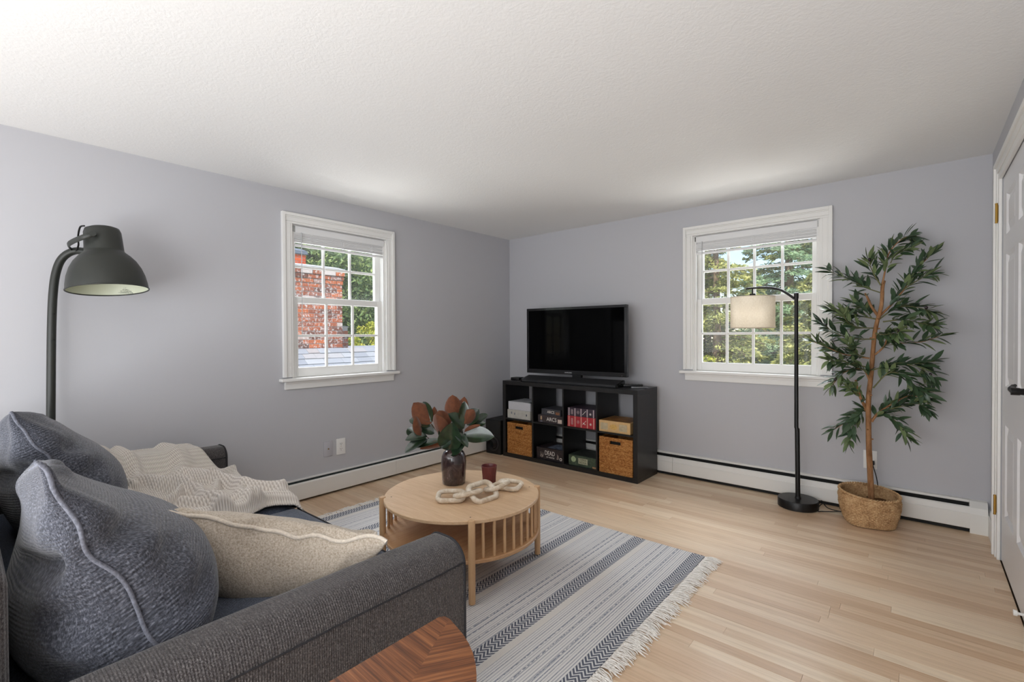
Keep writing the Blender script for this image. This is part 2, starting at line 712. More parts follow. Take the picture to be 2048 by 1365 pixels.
# ------------------------------------------------------------------ blinds (raised)
def build_blind(TM, a0, a1, label, wand_a, lift_end):
    t = thing('window_blind', label, 'blind', TM(((a0 + a1) / 2, -.02, 1.9)))
    M = MW['blind']

    def bx(bm, A0, A1, D0, D1, Z0, Z1, bev=0):
        p, q = Vector(TM((A0, D0, Z0))), Vector(TM((A1, D1, Z1)))
        add_box(bm, min(p.x, q.x), max(p.x, q.x), min(p.y, q.y), max(p.y, q.y), Z0, Z1, bev, 1)

    def part(nm, boxes, par=t, mat=M, bev=.001):
        bm = B()
        for b in boxes:
            bx(bm, *b, bev=bev)
        return obj(nm, bm, mat, par)
    part('valance', [(a0 + .012, a1 - .004, -.004, .0, 1.995, 2.05)], bev=.001)
    part('head_rail', [(a0, a1, -.034, -.006, 2.004, 2.044)])
    for k in range(14):
        z = 1.992 - k * .0052
        bm = B()
        jit = rnd.uniform(-.003, .003)
        tilt = rnd.uniform(-.0012, .0012)
        lo = []
        for (d, zz) in ((-.032, 0), (-.026, .0014), (-.020, .0020), (-.012, .0014), (-.006, 0)):
            lo.append((d + jit * .6, zz))
        prev = None
        for (d, zz) in lo:
            p = [bm.verts.new(TM((a0 + .004 + jit, d, z + zz + tilt))), bm.verts.new(TM((a1 - .004 + jit, d, z + zz - tilt)))]
            q = [bm.verts.new(TM((a0 + .004 + jit, d, z + zz + tilt + .0042))), bm.verts.new(TM((a1 - .004 + jit, d, z + zz - tilt + .0042)))]
            if prev:
                pp, pq = prev
                bm.faces.new((pp[0], pp[1], p[1], p[0]))
                bm.faces.new((pq[0], q[0], q[1], pq[1]))
                bm.faces.new((pp[0], p[0], q[0], pq[0]))
                bm.faces.new((pp[1], pq[1], q[1], p[1]))
            else:
                bm.faces.new((p[0], p[1], q[1], q[0]))
            prev = (p, q)
        bm.faces.new((prev[0][0], prev[1][0], prev[1][1], prev[0][1]))
        obj('slat', bm, M, t, smooth=50)
    part('bottom_rail', [(a0 + .003, a1 - .003, -.031, -.007, 1.895, 1.914)], bev=.004)
    for fr in (.17, .5, .83):
        aa = lerp(a0, a1, fr)
        part('ladder_cord', [(aa - .0015, aa + .0015, -.0062, -.0042, 1.9, 2.0), (aa + .016, aa + .0175, -.0062, -.0042, 1.9, 2.0)], bev=0)
        part('cord_knot', [(aa - .008, aa + .02, -.0065, -.001, 1.985, 1.9905)], bev=.002)
    part('bracket', [(lift_end - .012, lift_end + .006, -.034, -.002, 2.0, 2.05)], mat=plain('bracket_metal', rgb(170, 170, 168), .4, .6))
    bm = B()
    p = [TM((wand_a, .004, 2.0)), TM((wand_a, .006, 1.7)), TM((wand_a - .002, .006, 1.245))]
    add_tube(bm, p, .0028, 6)
    wm = plain('clear_wand', rgb(196, 198, 200), .15, spec=.6)
    w_ = obj('wand', bm, wm, t, smooth=60)
    bm = B()
    add_tube(bm, [TM((wand_a - .002, .006, 1.262)), TM((wand_a - .002, .006, 1.238))], .0045, 8)
    obj('wand_tip', bm, wm, w_, smooth=40)


build_blind(lambda p: (p[1], p[0], p[2]), W1['a0'] + .02, W1['a1'] - .016, 'white slatted blind pulled up in the narrower window', -2.385, W1['a0'] + .026)
build_blind(lambda p: (p[0], -p[1], p[2]), W2['a0'] + .016, W2['a1'] - .016, 'white slatted blind pulled up in the wider window', 2.135, W2['a1'] - .012)

# ------------------------------------------------------------------ door on the right wall
door = thing('door_1', 'white six-panel door with brass hinges and black lever', 'door', (W, (DY0 + DY1) / 2, 0), kind='structure')
bm = B()
dx0, dx1 = W + .004, W + .04
dy0, dy1 = DY0 + .004, DY1 - .004
pan = []
st, mu = .118, .105
pw = (dy1 - dy0 - 2 * st - mu) / 2
cols_ = [(dy0 + st, dy0 + st + pw), (dy1 - st - pw, dy1 - st)]
rows_ = [(.27, .745), (.945, 1.625), (1.725, 1.935)]
# face boards around the panels
ys = [dy0, cols_[0][0], cols_[0][1], cols_[1][0], cols_[1][1], dy1]
zs = [.008, rows_[0][0], rows_[0][1], rows_[1][0], rows_[1][1], rows_[2][0], rows_[2][1], DZ - .004]
for a, b_ in ((0, 1), (2, 3), (4, 5)):
    add_box(bm, dx0, dx1, ys[a], ys[b_], zs[0], zs[-1])
for (a, b_) in cols_:
    for k in (0, 2, 4, 6):
        add_box(bm, dx0, dx1, a, b_, zs[k], zs[k + 1])
leaf = obj('door_leaf', bm, MW['door'], door)
for (a, b_) in cols_:
    for (c0, c1) in rows_:
        bm = B()
        L = [(0, .0), (.012, .011), (.022, .011), (.05, .003)]
        rings = []
        for (ins, dep) in L:
            rings.append([bm.verts.new((dx0 + dep, yy, zz)) for yy, zz in ((a + ins, c0 + ins), (b_ - ins, c0 + ins), (b_ - ins, c1 - ins), (a + ins, c1 - ins))])
        for A, Bq in zip(rings, rings[1:]):
            for k in range(4):
                bm.faces.new((A[k], A[(k + 1) % 4], Bq[(k + 1) % 4], Bq[k]))
        bm.faces.new(rings[-1])
        bk = [bm.verts.new((dx1 - .004, yy, zz)) for yy, zz in ((a, c0), (b_, c0), (b_, c1), (a, c1))]
        for k in range(4):
            bm.faces.new((rings[0][k], rings[0][(k + 1) % 4], bk[(k + 1) % 4], bk[k]))
        bm.faces.new(bk)
        obj('door_panel', bm, MW['door'], door)
for side in ('near', 'far', 'top'):
    bm = B()
    cw = .088
    if side == 'far':
        bs = [(DY1 + cw - .022, DY1 + cw, .028, 0, DZ + cw), (DY1 + .03, DY1 + cw - .022, .019, 0, DZ + cw - .022), (DY1 - .006, DY1 + .03, .014, 0, DZ + .03)]
    elif side == 'near':
        bs = [(DY0 - cw, DY0 - cw + .022, .028, 0, DZ + cw), (DY0 - cw + .022, DY0 - .03, .019, 0, DZ + cw - .022), (DY0 - .03, DY0 + .006, .014, 0, DZ + .03)]
    else:
        bs = [(DY0 - cw + .022, DY1 + cw - .022, .028, DZ + cw - .022, DZ + cw), (DY0 - .03, DY1 + .03, .019, DZ + .03, DZ + cw - .022), (DY0 + .006, DY1 - .006, .014, DZ - .006, DZ + .03)]
    for (a, b_, d, z0, z1) in bs:
        add_box(bm, W - d, W + .0, a, b_, z0, z1, .002, 1)
    obj('casing', bm, MW['trim'], door)
for hz in (.296, 1.859):
    bm = B()
    yy = DY1 + .010
    add_tube(bm, [(W - .022, yy - .014, hz - .047), (W - .022, yy - .014, hz + .047)], .0055, 10)
    for zz in (-.05, .05):
        add_lathe(bm, [(0, -.004), (.006, -.003), (.006, .003), (0, .004)], 10, (W - .022, yy - .014, hz + zz))
    add_box(bm, W - .019, W - .0145, yy - .012, yy + .026, hz - .044, hz + .044, .001, 1)
    obj('hinge', bm, MW['brass'], door, smooth=40)
bm = B()
ly, lz = -1.325, .985
M = Matrix.Translation((W + .004, ly, lz)) @ Matrix.Rotation(-PI / 2, 4, 'Y')
pr = [(0, .0), (.033, 0), (.033, .006), (.026, .012), (.014, .014), (.013, .03), (.015, .034), (.015, .058), (0, .06)]
bt = B()
add_lathe(bt, pr, 24)
bmesh.ops.transform(bt, matrix=M, verts=bt.verts)
tmp = bpy.data.meshes.new('t')
bt.to_mesh(tmp)
bm.from_mesh(tmp)
lx = W - .045
add_tube(bm, smooth_path([(lx, ly - .01, lz), (lx, ly + .03, lz + .001), (lx, ly + .07, lz + .003), (lx + .006, ly + .1, lz + .009), (lx + .016, ly + .115, lz + .016)], 5), [.0115] * 12 + [.009] * 6 + [.006] * 3, 10)
obj('lever_handle', bm, MW['black_metal'], door, smooth=45)
bm = B()
add_tube(bm, [(W + .004, -1.20, .045), (W - .018, -1.20, .045)], .006, 8)
add_tube(bm, [(W - .018, -1.20, .045), (W - .030, -1.20, .045)], .012, 12)
obj('door_stop', bm, MW['plate'], door, smooth=40)

bm = B()
add_box(bm, W - .015, W, DY1 + .088, -.0, 0, .125, .002, 1)
add_box(bm, W - .010, W, DY1 + .088, -.0, .125, .15, .003, 1)
tag(obj('baseboard_right', bm, MW['trim']), 'short white baseboard between the heater end and the door casing', 'baseboard', kind='structure')
bm = B()
add_box(bm, W - .015, W, YB, DY0 - .088, 0, .15, .003, 1)
tag(obj('baseboard_front', bm, MW['trim']), 'white baseboard past the door towards the viewer', 'baseboard', kind='structure')

# ------------------------------------------------------------------ baseboard heaters
h1 = thing('baseboard_heater', 'long white baseboard heater under the narrower window', 'heater', (.03, -2.2, 0))
HM = MW['heater']
bm = B()
add_box(bm, .0005, .006, -4.3, -.075, .0, .158)
add_box(bm, .006, .02, -4.3, -.075, .148, .1555, .001, 1)
obj('back_panel', bm, HM, h1)
for (a, b_) in ((-4.3, -1.5935), (-1.5915, -.075)):
    bm = B()
    prof = [(.030, .136), (.048, .1405), (.0575, .137), (.060, .130), (.060, .018), (.054, .015), (.0515, .018), (.0555, .128), (.046, .135), (.030, .132)]
    add_prism(bm, prof, a, b_, axes=lambda x, z, y: (x, y, z))
    obj('front_cover', bm, HM, h1)
bm = B()
yv = -4.25
while yv < -.1:
    add_box(bm, .008, .05, yv, yv + .001, .05, .118)
    yv += .0125
add_tube(bm, [(.03, -4.28, .085), (.03, -.09, .085)], .011, 8)
tag(obj('heating_fins', bm, MW['fin'], h1), kind='stuff')
bm = B()
add_box(bm, .0062, .0075, -4.3, -.076, .02, .1475)
add_box(bm, .0075, .05, -4.3, -.076, .119, .1195)
obj('slot_shade_panel', bm, plain('slot_shade_grey', rgb(86, 96, 92), .55, .3, var=.25, vscale=30), h1)  # fin-grey sheets added to paint shade inside the cover slot
for yv in (-3.2, -2.17, -1.72, -.8):
    bm = B()
    add_box(bm, .006, .046, yv - .005, yv + .005, .118, .131)
    obj('cover_bracket', bm, MW['dark'], h1)

h2 = thing('baseboard_heater', 'white baseboard heater running behind the black shelf to the door corner', 'heater', (2.0, -.03, 0))
bm = B()
add_box(bm, .076, 3.757, -.006, -.0005, 0, .192)
add_box(bm, .076, 3.757, -.03, -.006, .176, .192, .003, 1)
obj('back_panel', bm, HM, h2)
sx = atY(1345, 930, -.062).x
for (a, b_) in ((.076, sx - .001), (sx + .001, 3.757)):
    bm = B()
    prof = [(-.034, .154), (-.05, .157), (-.058, .151), (-.0615, .12), (-.066, .116), (-.066, .028), (-.060, .024), (-.0585, .028), (-.0585, .114), (-.055, .12), (-.05, .15), (-.034, .15)]
    add_prism(bm, prof, a, b_, axes=lambda y, z, x: (x, y, z))
    obj('front_cover', bm, HM, h2)
bm = B()
xv = .1
while xv < 3.74:
    add_box(bm, xv, xv + .001, -.05, -.008, .05, .125)
    xv += .0125
add_tube(bm, [(.09, -.03, .085), (3.75, -.03, .085)], .011, 8)
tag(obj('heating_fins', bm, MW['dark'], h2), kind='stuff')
bm = B()
add_box(bm, .077, 3.756, -.0075, -.0062, .02, .1755)
add_box(bm, .077, 3.756, -.05, -.0075, .126, .1265)
obj('slot_shade_panel', bm, MW['dark'], h2)  # dark sheets put in to paint the slot's shade
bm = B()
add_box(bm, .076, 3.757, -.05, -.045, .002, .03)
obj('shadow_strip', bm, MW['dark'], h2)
bm = B()
add_prism(bm, [(0, 0), (-.07, 0), (-.07, .118), (-.06, .155), (-.028, .188), (0, .192)], 3.757, W - .0155, axes=lambda y, z, x: (x, y, z))
obj('end_cap', bm, HM, h2)


# ------------------------------------------------------------------ wall plates
def plate(TM, a0, a1, z0, z1, label, mat, kind):
    t = thing('outlet_plate', label, 'wall plate', TM((a0 + a1) / 2, 0, (z0 + z1) / 2))
    bm = B()
    p, q = Vector(TM(a0, .0005, z0)), Vector(TM(a1, .006, z1))
    add_box(bm, min(p.x, q.x), max(p.x, q.x), min(p.y, q.y), max(p.y, q.y), z0, z1, .0025, 2)
    obj('cover_plate', bm, mat, t, smooth=30)
    am, zm = (a0 + a1) / 2, (z0 + z1) / 2

    def bxo(nm, A, Z, w, h, d0, d1, mt):
        bm = B()
        p, q = Vector(TM(A - w, d0, Z - h)), Vector(TM(A + w, d1, Z + h))
        add_box(bm, min(p.x, q.x), max(p.x, q.x), min(p.y, q.y), max(p.y, q.y), Z - h, Z + h, .0008, 1)
        return obj(nm, bm, mt, t)
    if kind == 'duplex':
        for s in (-1, 1):
            zc = zm + s * .0205
            bxo('receptacle', am, zc, .0165, .014, .006, .0075, mat)
            for k in (-1, 1):
                bxo('slot', am + k * .0065, zc + .003, .0014, .0045, .0074, .0079, MW['slot'])
            bxo('slot', am, zc - .0075, .0022, .0022, .0074, .0079, MW['slot'])
        bxo('screw', am, zm, .0022, .0022, .006, .0068, MW['brass'])
    elif kind == 'coax':
        bm = B()
        p = Vector(TM(am, .006, zm))
        q = Vector(TM(am, .013, zm))
        add_tube(bm, [p, q], .0048, 10)
        c_ = obj('jack', bm, MW['brass'], t, smooth=40)
        bm = B()
        add_tube(bm, [q, Vector(TM(am, .0135, zm))], .003, 8)
        obj('jack_hole', bm, MW['slot'], c_)
    return t


plate(lambda a, d, z: (d, a, z), -2.226, -2.152, .281, .398, 'wall plate painted grey like the wall, with a cable jack', MW['plate_grey'], 'coax')
plate(lambda a, d, z: (d, a, z), -2.121, -2.042, .276, .404, 'white double outlet beside the painted cable plate', MW['plate'], 'duplex')
plate(lambda a, d, z: (a, -d, z), 3.228, 3.304, .292, .417, 'white double outlet behind the artificial tree trunk', MW['plate'], 'duplex')

# ------------------------------------------------------------------ rug
RX0, RX1, RY0, RY1 = .503, 2.637, -3.0, -1.432
g = G('striped_rug')
sp = g.sep(g.co())
X_, Y_ = sp[0], sp[1]
per = .3445
t_ = g.math('MULTIPLY', g.math('FRACT', g.math('DIVIDE', g.math('SUBTRACT', X_, .501), per)), per)
tri = g.math('PINGPONG', t_, .0175)
vv = g.math('FRACT', g.math('DIVIDE', g.math('ADD', Y_, g.math('MULTIPLY', tri, 1.25)), .0205))
zig = g.math('GREATER_THAN', vv, .42)
lnoise = g.n('TexNoise', {'noise_dimensions': '1D'}, W=g.math('MULTIPLY', X_, 1.0), Scale=75.0, Detail=2.0).outputs['Fac']
spk = g.noise(g.n('CombineXYZ', None, X=g.math('MULTIPLY', X_, 260.0), Y=g.math('MULTIPLY', Y_, 60.0), Z=0.0), 1, 2)
weave_x = g.math('PINGPONG', X_, .0055)
wx = g.math('DIVIDE', weave_x, .0055)
weave_y = g.math('DIVIDE', g.math('PINGPONG', g.math('ADD', Y_, g.math('MULTIPLY', g.math('GREATER_THAN', g.math('PINGPONG', X_, .011), .0055), .0035)), .0035), .0035)
dash = g.math('MULTIPLY', g.math('GREATER_THAN', wx, .62), g.math('GREATER_THAN', weave_y, .30))
dk = g.math('MULTIPLY', g.math('ADD', g.math('MULTIPLY', dash, .6), g.math('MULTIPLY', g.math('GREATER_THAN', wx, .62), .4)), g.math('SMOOTH_MIN', g.math('MULTIPLY', g.math('SUBTRACT', lnoise, .22), 2.6), .9, .2))
dk = g.math('MAXIMUM', dk, g.math('MULTIPLY', g.math('GREATER_THAN', lnoise, .64), g.math('GREATER_THAN', spk, .47)))
cream, grey, navy = rgb(218, 215, 212), rgb(134, 138, 150), rgb(74, 80, 96)
body = g.mix(dk, cream, grey)
band = g.mix(g.math('MULTIPLY', zig, .95), rgb(208, 207, 206), navy)
inb = g.math('LESS_THAN', t_, .070)
inw = g.math('MULTIPLY', g.math('LESS_THAN', t_, .103), g.math('GREATER_THAN', t_, .070))
c = g.mix(inw, body, rgb(214, 209, 203))
c = g.mix(inb, c, band)
c = g.mix(g.math('MULTIPLY', spk, .12), c, rgb(150, 148, 150))
g.P(Base_Color=c, Roughness=.95, Specular_IOR_Level=.1)
g.bump(g.math('MULTIPLY', wx, weave_y), .5, .003)
bm = B()


def rugf(u, v):
    x, y = lerp(RX0, RX1, u), lerp(RY0, RY1, v)
    e = max(ss(.93, 1, u), ss(.05, 0, u))
    x += .006 * nz(y * 5, 1.3) * e
    y += .005 * nz(x * 4, 7.7) * ss(.94, 1, v)
    bumpz = .018 * math.exp(-((x - 2.62) / .05) ** 2 - ((y + 1.86) / .05) ** 2)
    return (x, y, .007 + .002 * nz(x * 3, y * 3) + .003 * e * (1 + nz(y * 9, 3)) + bumpz)


V = add_grid(bm, rugf, 90, 70)
ed = [e for e in bm.edges if e.is_boundary]
ex = bmesh.ops.extrude_edge_only(bm, edges=ed)
for v_ in [q for q in ex['geom'] if isinstance(q, bmesh.types.BMVert)]:
    v_.co.z = .001
rug = tag(obj('striped_rug', bm, g.m, smooth=40), 'flatwoven cream and grey striped rug with herringbone bands and fringe', 'rug')
g = G('fringe_cotton')
g.P(Base_Color=g.ramp(g.noise(g.co(), 120, 3), [(.3, rgb(220, 215, 207)), (.7, rgb(244, 241, 236))]), Roughness=.95, Specular_IOR_Level=.1)
FR = g.m
tass = []
for k in range(6):
    bm = B()
    r3 = random.Random(40 + k)
    for s in range(6):
        a = r3.uniform(-.5, .5)
        L = r3.uniform(.07, .10)
        yy = (s - 2.5) * .0032
        pts = [(0, yy * .7, .003)]
        hgt = r3.uniform(.004, .012)
        for q in (.3, .6, .85, 1.0):
            pts.append((L * q, yy + a * .035 * q * q + r3.uniform(-.003, .003), .002 + hgt * math.sin(PI * min(1, q * .95)) + .001))
        add_tube(bm, smooth_path(pts, 2), [.0021] * 7 + [.0016, .001], 5)
    me_o = obj('tassel', bm, FR, rug, smooth=60)
    tass.append(me_o)
first = {k: True for k in range(6)}
for side in (1, -1):
    yv = RY1 - .006
    q = 0
    while yv > (RY0 if side == 1 else -2.98):
        k = rnd.randrange(6)
        M = Matrix.Translation((RX1 - .003 if side == 1 else RX0 + .003, yv, rnd.uniform(0, .002))) @ Matrix.Rotation((0 if side == 1 else PI) + .45 * nz(yv * 7, side * 3.3) + rnd.uniform(-.18, .18), 4, 'Z') @ Matrix.Diagonal((rnd.uniform(.8, 1.12) * (1 if side == 1 else .75), 1, 1, 1))
        if first[k]:
            tass[k].matrix_basis = M
            first[k] = False
        else:
            inst(tass[k], rug, M)
        yv -= rnd.uniform(.017, .022)

# ------------------------------------------------------------------ coffee table
OAK = wood('table_oak', rgb(190, 154, 116), rgb(218, 188, 154), (2.2, 26, 26), .42, contrast=(.25, .72), bump=.03)
OAKV = wood('table_oak_post', rgb(182, 142, 102), rgb(210, 174, 134), (30, 30, 2.2), .42, contrast=(.25, .72), bump=.03)
OAKS = wood('table_oak_shelf', rgb(168, 124, 84), rgb(200, 160, 118), (26, 2.0, 26), .4, contrast=(.25, .72), bump=.03)
TC = Vector((1.664, -2.322, 0))
ct = thing('coffee_table', 'round oak coffee table with slatted sides and open lower shelf', 'table', TC)
la = [math.atan2(-2.575 - TC.y, 1.991 - TC.x)]
la = [la[0] + k * PI / 2 for k in range(4)]   # A, B, D, C counter-clockwise
TR, LR = .408, .4135
bm = B()
pr = [(0, .367), (TR - .003, .367), (TR, .370), (TR, .382), (TR - .003, .385), (0, .385)]
add_lathe(bm, pr, 96, TC)
obj('tabletop', bm, OAK, ct, smooth=30)
bm = B()
pr = [(0, .184), (TR - .003, .184), (TR, .187), (TR, .199), (TR - .003, .202), (0, .202)]
add_lathe(bm, pr, 96, TC)
obj('lower_shelf', bm, OAKS, ct, smooth=30)
for a in la:
    bm = B()
    c_ = TC + Vector((math.cos(a), math.sin(a), 0)) * LR
    add_lathe(bm, [(0, .009), (.012, .009), (.0155, .012), (.0165, .10), (.0165, .385), (.015, .3885), (0, .389)], 20, c_)
    obj('leg', bm, OAKV, ct, smooth=35)
    bm = B()
    add_lathe(bm, [(0, .3853), (.0035, .3853), (.0035, .3856), (0, .3856)], 10, TC + Vector((math.cos(a), math.sin(a), 0)) * (LR - .045))
    obj('dowel_end', bm, MW['slot'], ct)
bm = B()
add_lathe(bm, [(0, .2), (.0075, .2), (.0075, .369), (0, .369)], 14)
sl = obj('slat', bm, OAKV, ct, smooth=35)
used = False
for (s0) in (la[0], la[2]):
    for k in range(1, 11):
        a = s0 + (PI / 2) * (k / 11)
        p = TC + Vector((math.cos(a), math.sin(a), 0)) * (TR - .018)
        M = Matrix.Translation(p)
        if not used:
            sl.matrix_basis = M
            used = True
        else:
            inst(sl, ct, M)

# ------------------------------------------------------------------ vase with magnolia stems
VC = Vector((1.518, -2.249, .3857))
g = G('vase_glaze')
n_ = g.noise(g.co(scale=(14, 14, 9)), 1.6, 5, .6, .8)
g.P(Base_Color=g.ramp(n_, [(.3, rgb(34, 26, 27)), (.55, rgb(58, 43, 42)), (.75, rgb(92, 74, 70))]), Roughness=g.ramp(n_, [(.35, (.12,) * 3), (.7, (.3,) * 3)]), Specular_IOR_Level=.6, Coat_Weight=.4, Coat_Roughness=.1)
g.bump(n_, .12, .004)
bm = B()
add_lathe(bm, [(0, 0), (.060, 0), (.064, .004), (.0665, .03), (.0695, .09), (.0705, .125), (.067, .155), (.057, .178), (.042, .190), (.031, .196), (.029, .203), (.032, .21), (.028, .21), (.025, .203), (.026, .194), (.04, .183), (.06, .15), (.06, .02), (0, .012)], 48, VC)
tag(obj('vase', bm, g.m, smooth=60), 'dark brown glazed stoneware vase on the coffee table', 'vase')


def two_side(name, top, bot, bump=.1):
    return top, bot


g = G('magnolia_green')
n_ = g.noise(g.co(), 45, 3)
g.P(Base_Color=g.ramp(n_, [(.3, rgb(20, 35, 25)), (.7, rgb(40, 62, 38))]), Roughness=.28, Specular_IOR_Level=.55, Coat_Weight=.5, Coat_Roughness=.15)
MG = g.m
g = G('magnolia_brown')
n_ = g.noise(g.co(), 50, 3)
g.P(Base_Color=g.ramp(n_, [(.2, rgb(86, 49, 31)), (.8, rgb(116, 69, 44))]), Roughness=.75, Specular_IOR_Level=.2, Sheen_Weight=.3)
MBR = g.m
MSTEM = plain('magnolia_stem', rgb(74, 58, 40), .7)
mag = thing('magnolia_stems', 'magnolia branches with green and rust-backed leaves in the brown vase', 'plant', VC + Vector((0, 0, .2)))


def leaf(name, base, tip, nrm, width, mats, parent, cup=.25, bend=.12, fold=0.0, nu=10, nv=6, th=.0007, shape=.9):
    base, tip, nrm = Vector(base), Vector(tip), Vector(nrm)
    ax = tip - base
    L = ax.length
    ax.normalize()
    nrm = (nrm - ax * nrm.dot(ax)).normalized()
    sd = ax.cross(nrm)
    bm = B()

    def surf(off):
        def fn(u, v):
            s = v * 2 - 1
            w = width * .5 * (math.sin(PI * min(1, max(0, u)) ** shape) ** .64) * (1 if u < 1 else 0)
            w = max(w, width * .025 if u < .5 else .0002)
            h = cup * w * (s * s) * 1.2 + fold * w * abs(s) - bend * L * (u - .15) ** 2 + bend * .0
            return base + ax * (L * u) + sd * (s * w) + nrm * (h + off - .09 * w * math.exp(-(s / .10) ** 2) * math.sin(PI * u) + .05 * w * nz(u * 5 + width * 90, s * 3))
        return fn
    Va = add_grid(bm, surf(th), nu, nv, 0)
    Vb = add_grid(bm, surf(-th), nu, nv, 1)
    for f in [f for f in bm.faces if f.material_index == 1]:
        f.normal_flip()
    for i in range(nu):
        for j in (0, nv):
            f = bm.faces.new((Va[i][j], Va[i + 1][j], Vb[i + 1][j], Vb[i][j]))
            f.material_index = 0
    bmesh.ops.recalc_face_normals(bm, faces=bm.faces)
    return obj(name, bm, mats, parent, smooth=70, recalc=False)


def mpx(p, z):
    return atD(800 + p[0] / 10.24, 780 + p[1] / 10.24, z)


MZ = proj(VC + Vector((0, 0, .2)))[2]
root = VC + Vector((0, 0, .2))
toC = (CAM - root).normalized()
# base px, tip px, width px, brown side seen?, depth of tip, tilt(right,up)
ML = [((640, 690), (270, 270), 330, 1, .01, (.1, .1)), ((640, 660), (455, 240), 230, 0, .05, (-.5, .2)), ((620, 740), (185, 590), 230, 0, .03, (0, .8)),
      ((440, 940), (305, 540), 170, 1, -.06, (.9, .1)), ((560, 960), (105, 1000), 190, 0, -.05, (0, 1.2)), ((560, 1010), (75, 1265), 190, 0, -.06, (-.2, 1.1)),
      ((330, 930), (150, 790), 190, 0, .02, (0, .5)), ((850, 1040), (330, 1155), 140, 0, -.05, (0, 1.2)), ((905, 1110), (405, 1200), 140, 1, -.03, (.2, -.6)),
      ((850, 980), (745, 480), 270, 1, -.08, (-.5, -.1)), ((770, 720), (692, 345), 130, 1, .02, (.5, 0)), ((960, 780), (790, 425), 290, 1, -.01, (.1, 0)),
      ((1110, 640), (1075, 100), 290, 1, .0, (-.1, 0)), ((1230, 500), (1325, 150), 190, 1, .05, (-.2, 0)), ((1250, 640), (1335, 245), 170, 0, -.03, (.5, .1)),
      ((1310, 790), (1020, 480), 220, 0, -.07, (0, .7)), ((1310, 700), (1510, 400), 220, 1, -.03, (.3, .2)), ((1380, 730), (1600, 385), 260, 0, .02, (-.5, .3)),
      ((1560, 670), (1795, 480), 130, 0, .05, (0, 1.0)), ((1400, 810), (1745, 665), 170, 0, .0, (0, 1.0)), ((1320, 860), (1650, 710), 90, 1, -.03, (.1, -.4)),
      ((1280, 960), (1915, 935), 280, 0, -.06, (.1, .5)), ((990, 1250), (1070, 700), 360, 0, -.08, (0, .25)), ((890, 1010), (920, 730), 200, 0, -.02, (.2, 0)),
      ((1140, 890), (1390, 1145), 150, 0, -.11, (.3, .7)), ((960, 1260), (1330, 1050), 290, 0, -.06, (.2, .4)), ((1000, 1000), (850, 1190), 210, 0, -.06, (-.3, .4)),
      ((1000, 820), (1300, 880), 220, 0, .02, (0, .6)), ((700, 900), (420, 780), 190, 0, .0, (0, .9))]
tips = []
for (b, t_, w, br, dz, (tr_, tu)) in ML:
    bz = MZ - (.02 if dz < 0 else -.01)
    P0, P1 = mpx(b, bz), mpx(t_, MZ + dz)
    n_ = toC + rt * tr_ + Vector((0, 0, 1)) * tu
    if br:
        n_ = -n_
    leaf('leaf', P0, P1, n_, w * 1.32 / 10.24 / FPX * MZ, (MG, MBR), mag, cup=.22, fold=.20, bend=.08 if br else .15, shape=.8 if br else .95)
    tips.append(P0)
for k, (q) in enumerate([(640, 700), (560, 980), (860, 960), (1110, 640), (1300, 740), (1290, 940), (760, 720)]):
    P1 = mpx(q, MZ)
    P0 = VC + Vector((.006 * math.cos(k), .006 * math.sin(k), .15))
    bm = B()
    add_tube(bm, smooth_path([P0, VC + Vector((.008 * math.cos(k * 2), .008 * math.sin(k * 2), .22)), P0.lerp(P1, .6) + Vector((0, 0, .01)), P1], 4), .0028, 6)
    obj('stem', bm, MSTEM, mag, smooth=60)

# ------------------------------------------------------------------ ribbed cup
CC = Vector((1.664, -2.112, .3857))
g = G('oxblood_ceramic')
g.P(Base_Color=rgb(98, 44, 42), Roughness=.38, Specular_IOR_Level=.45)
bm = B()
prof = [(0, .0), (.032, 0), (.0355, .003), (.0375, .04), (.0425, .088), (.0445, .093), (.0440, .0965), (.0415, .0965), (.039, .088), (.034, .04), (.0325, .008), (0, .007)]


def cupf(u, v):
    k = v * (len(prof) - 1)
    i = min(int(k), len(prof) - 2)
    r = lerp(prof[i][0], prof[i + 1][0], k - i)
    z = lerp(prof[i][1], prof[i + 1][1], k - i)
    if 1.5 < k < 4.2:
        r += .0011 * math.cos(u * 2 * PI * 30)
    return CC + Vector((r * math.cos(u * 2 * PI), r * math.sin(u * 2 * PI), z))


add_grid(bm, cupf, 180, (len(prof) - 1) * 3, wrap_u=True)
bmesh.ops.remove_doubles(bm, verts=bm.verts, dist=1e-5)
tag(obj('ribbed_cup', bm, g.m, smooth=60), 'ribbed oxblood red ceramic cup standing on the coffee table', 'cup')

# ------------------------------------------------------------------ wooden chain
g = G('limewashed_wood')
n_ = g.noise(g.co(scale=(30, 30, 30)), 1, 5, .6, .6)
g.P(Base_Color=g.ramp(n_, [(.3, rgb(180, 160, 134)), (.55, rgb(212, 199, 180)), (.8, rgb(228, 221, 210))]), Roughness=.65, Specular_IOR_Level=.25)
g.bump(n_, .15, .002)


def link_mesh():
    bm = B()
    a, b, r = .064, .047, .029
    pts = []
    for (cx_, cy_, a0) in ((a - r, b - r, 0), (-(a - r), b - r, 90), (-(a - r), -(b - r), 180), (a - r, -(b - r), 270)):
        for k in range(7):
            t = R(a0 + k * 15)
            pts.append((cx_ + r * math.cos(t), cy_ + r * math.sin(t), 0))
    add_tube(bm, pts, .0128, 10, closed=True)
    return bm


chain = thing('wooden_chain', 'pale limewashed wooden chain of five links lying on the coffee table', 'ornament', (1.79, -2.29, .386))


def cpx(x, y, z):
    u, v = 860 + x / 10.24, 920 + y / 10.24
    d = ray(u, v)
    return CAM + d * ((z - CAM.z) / d.z)


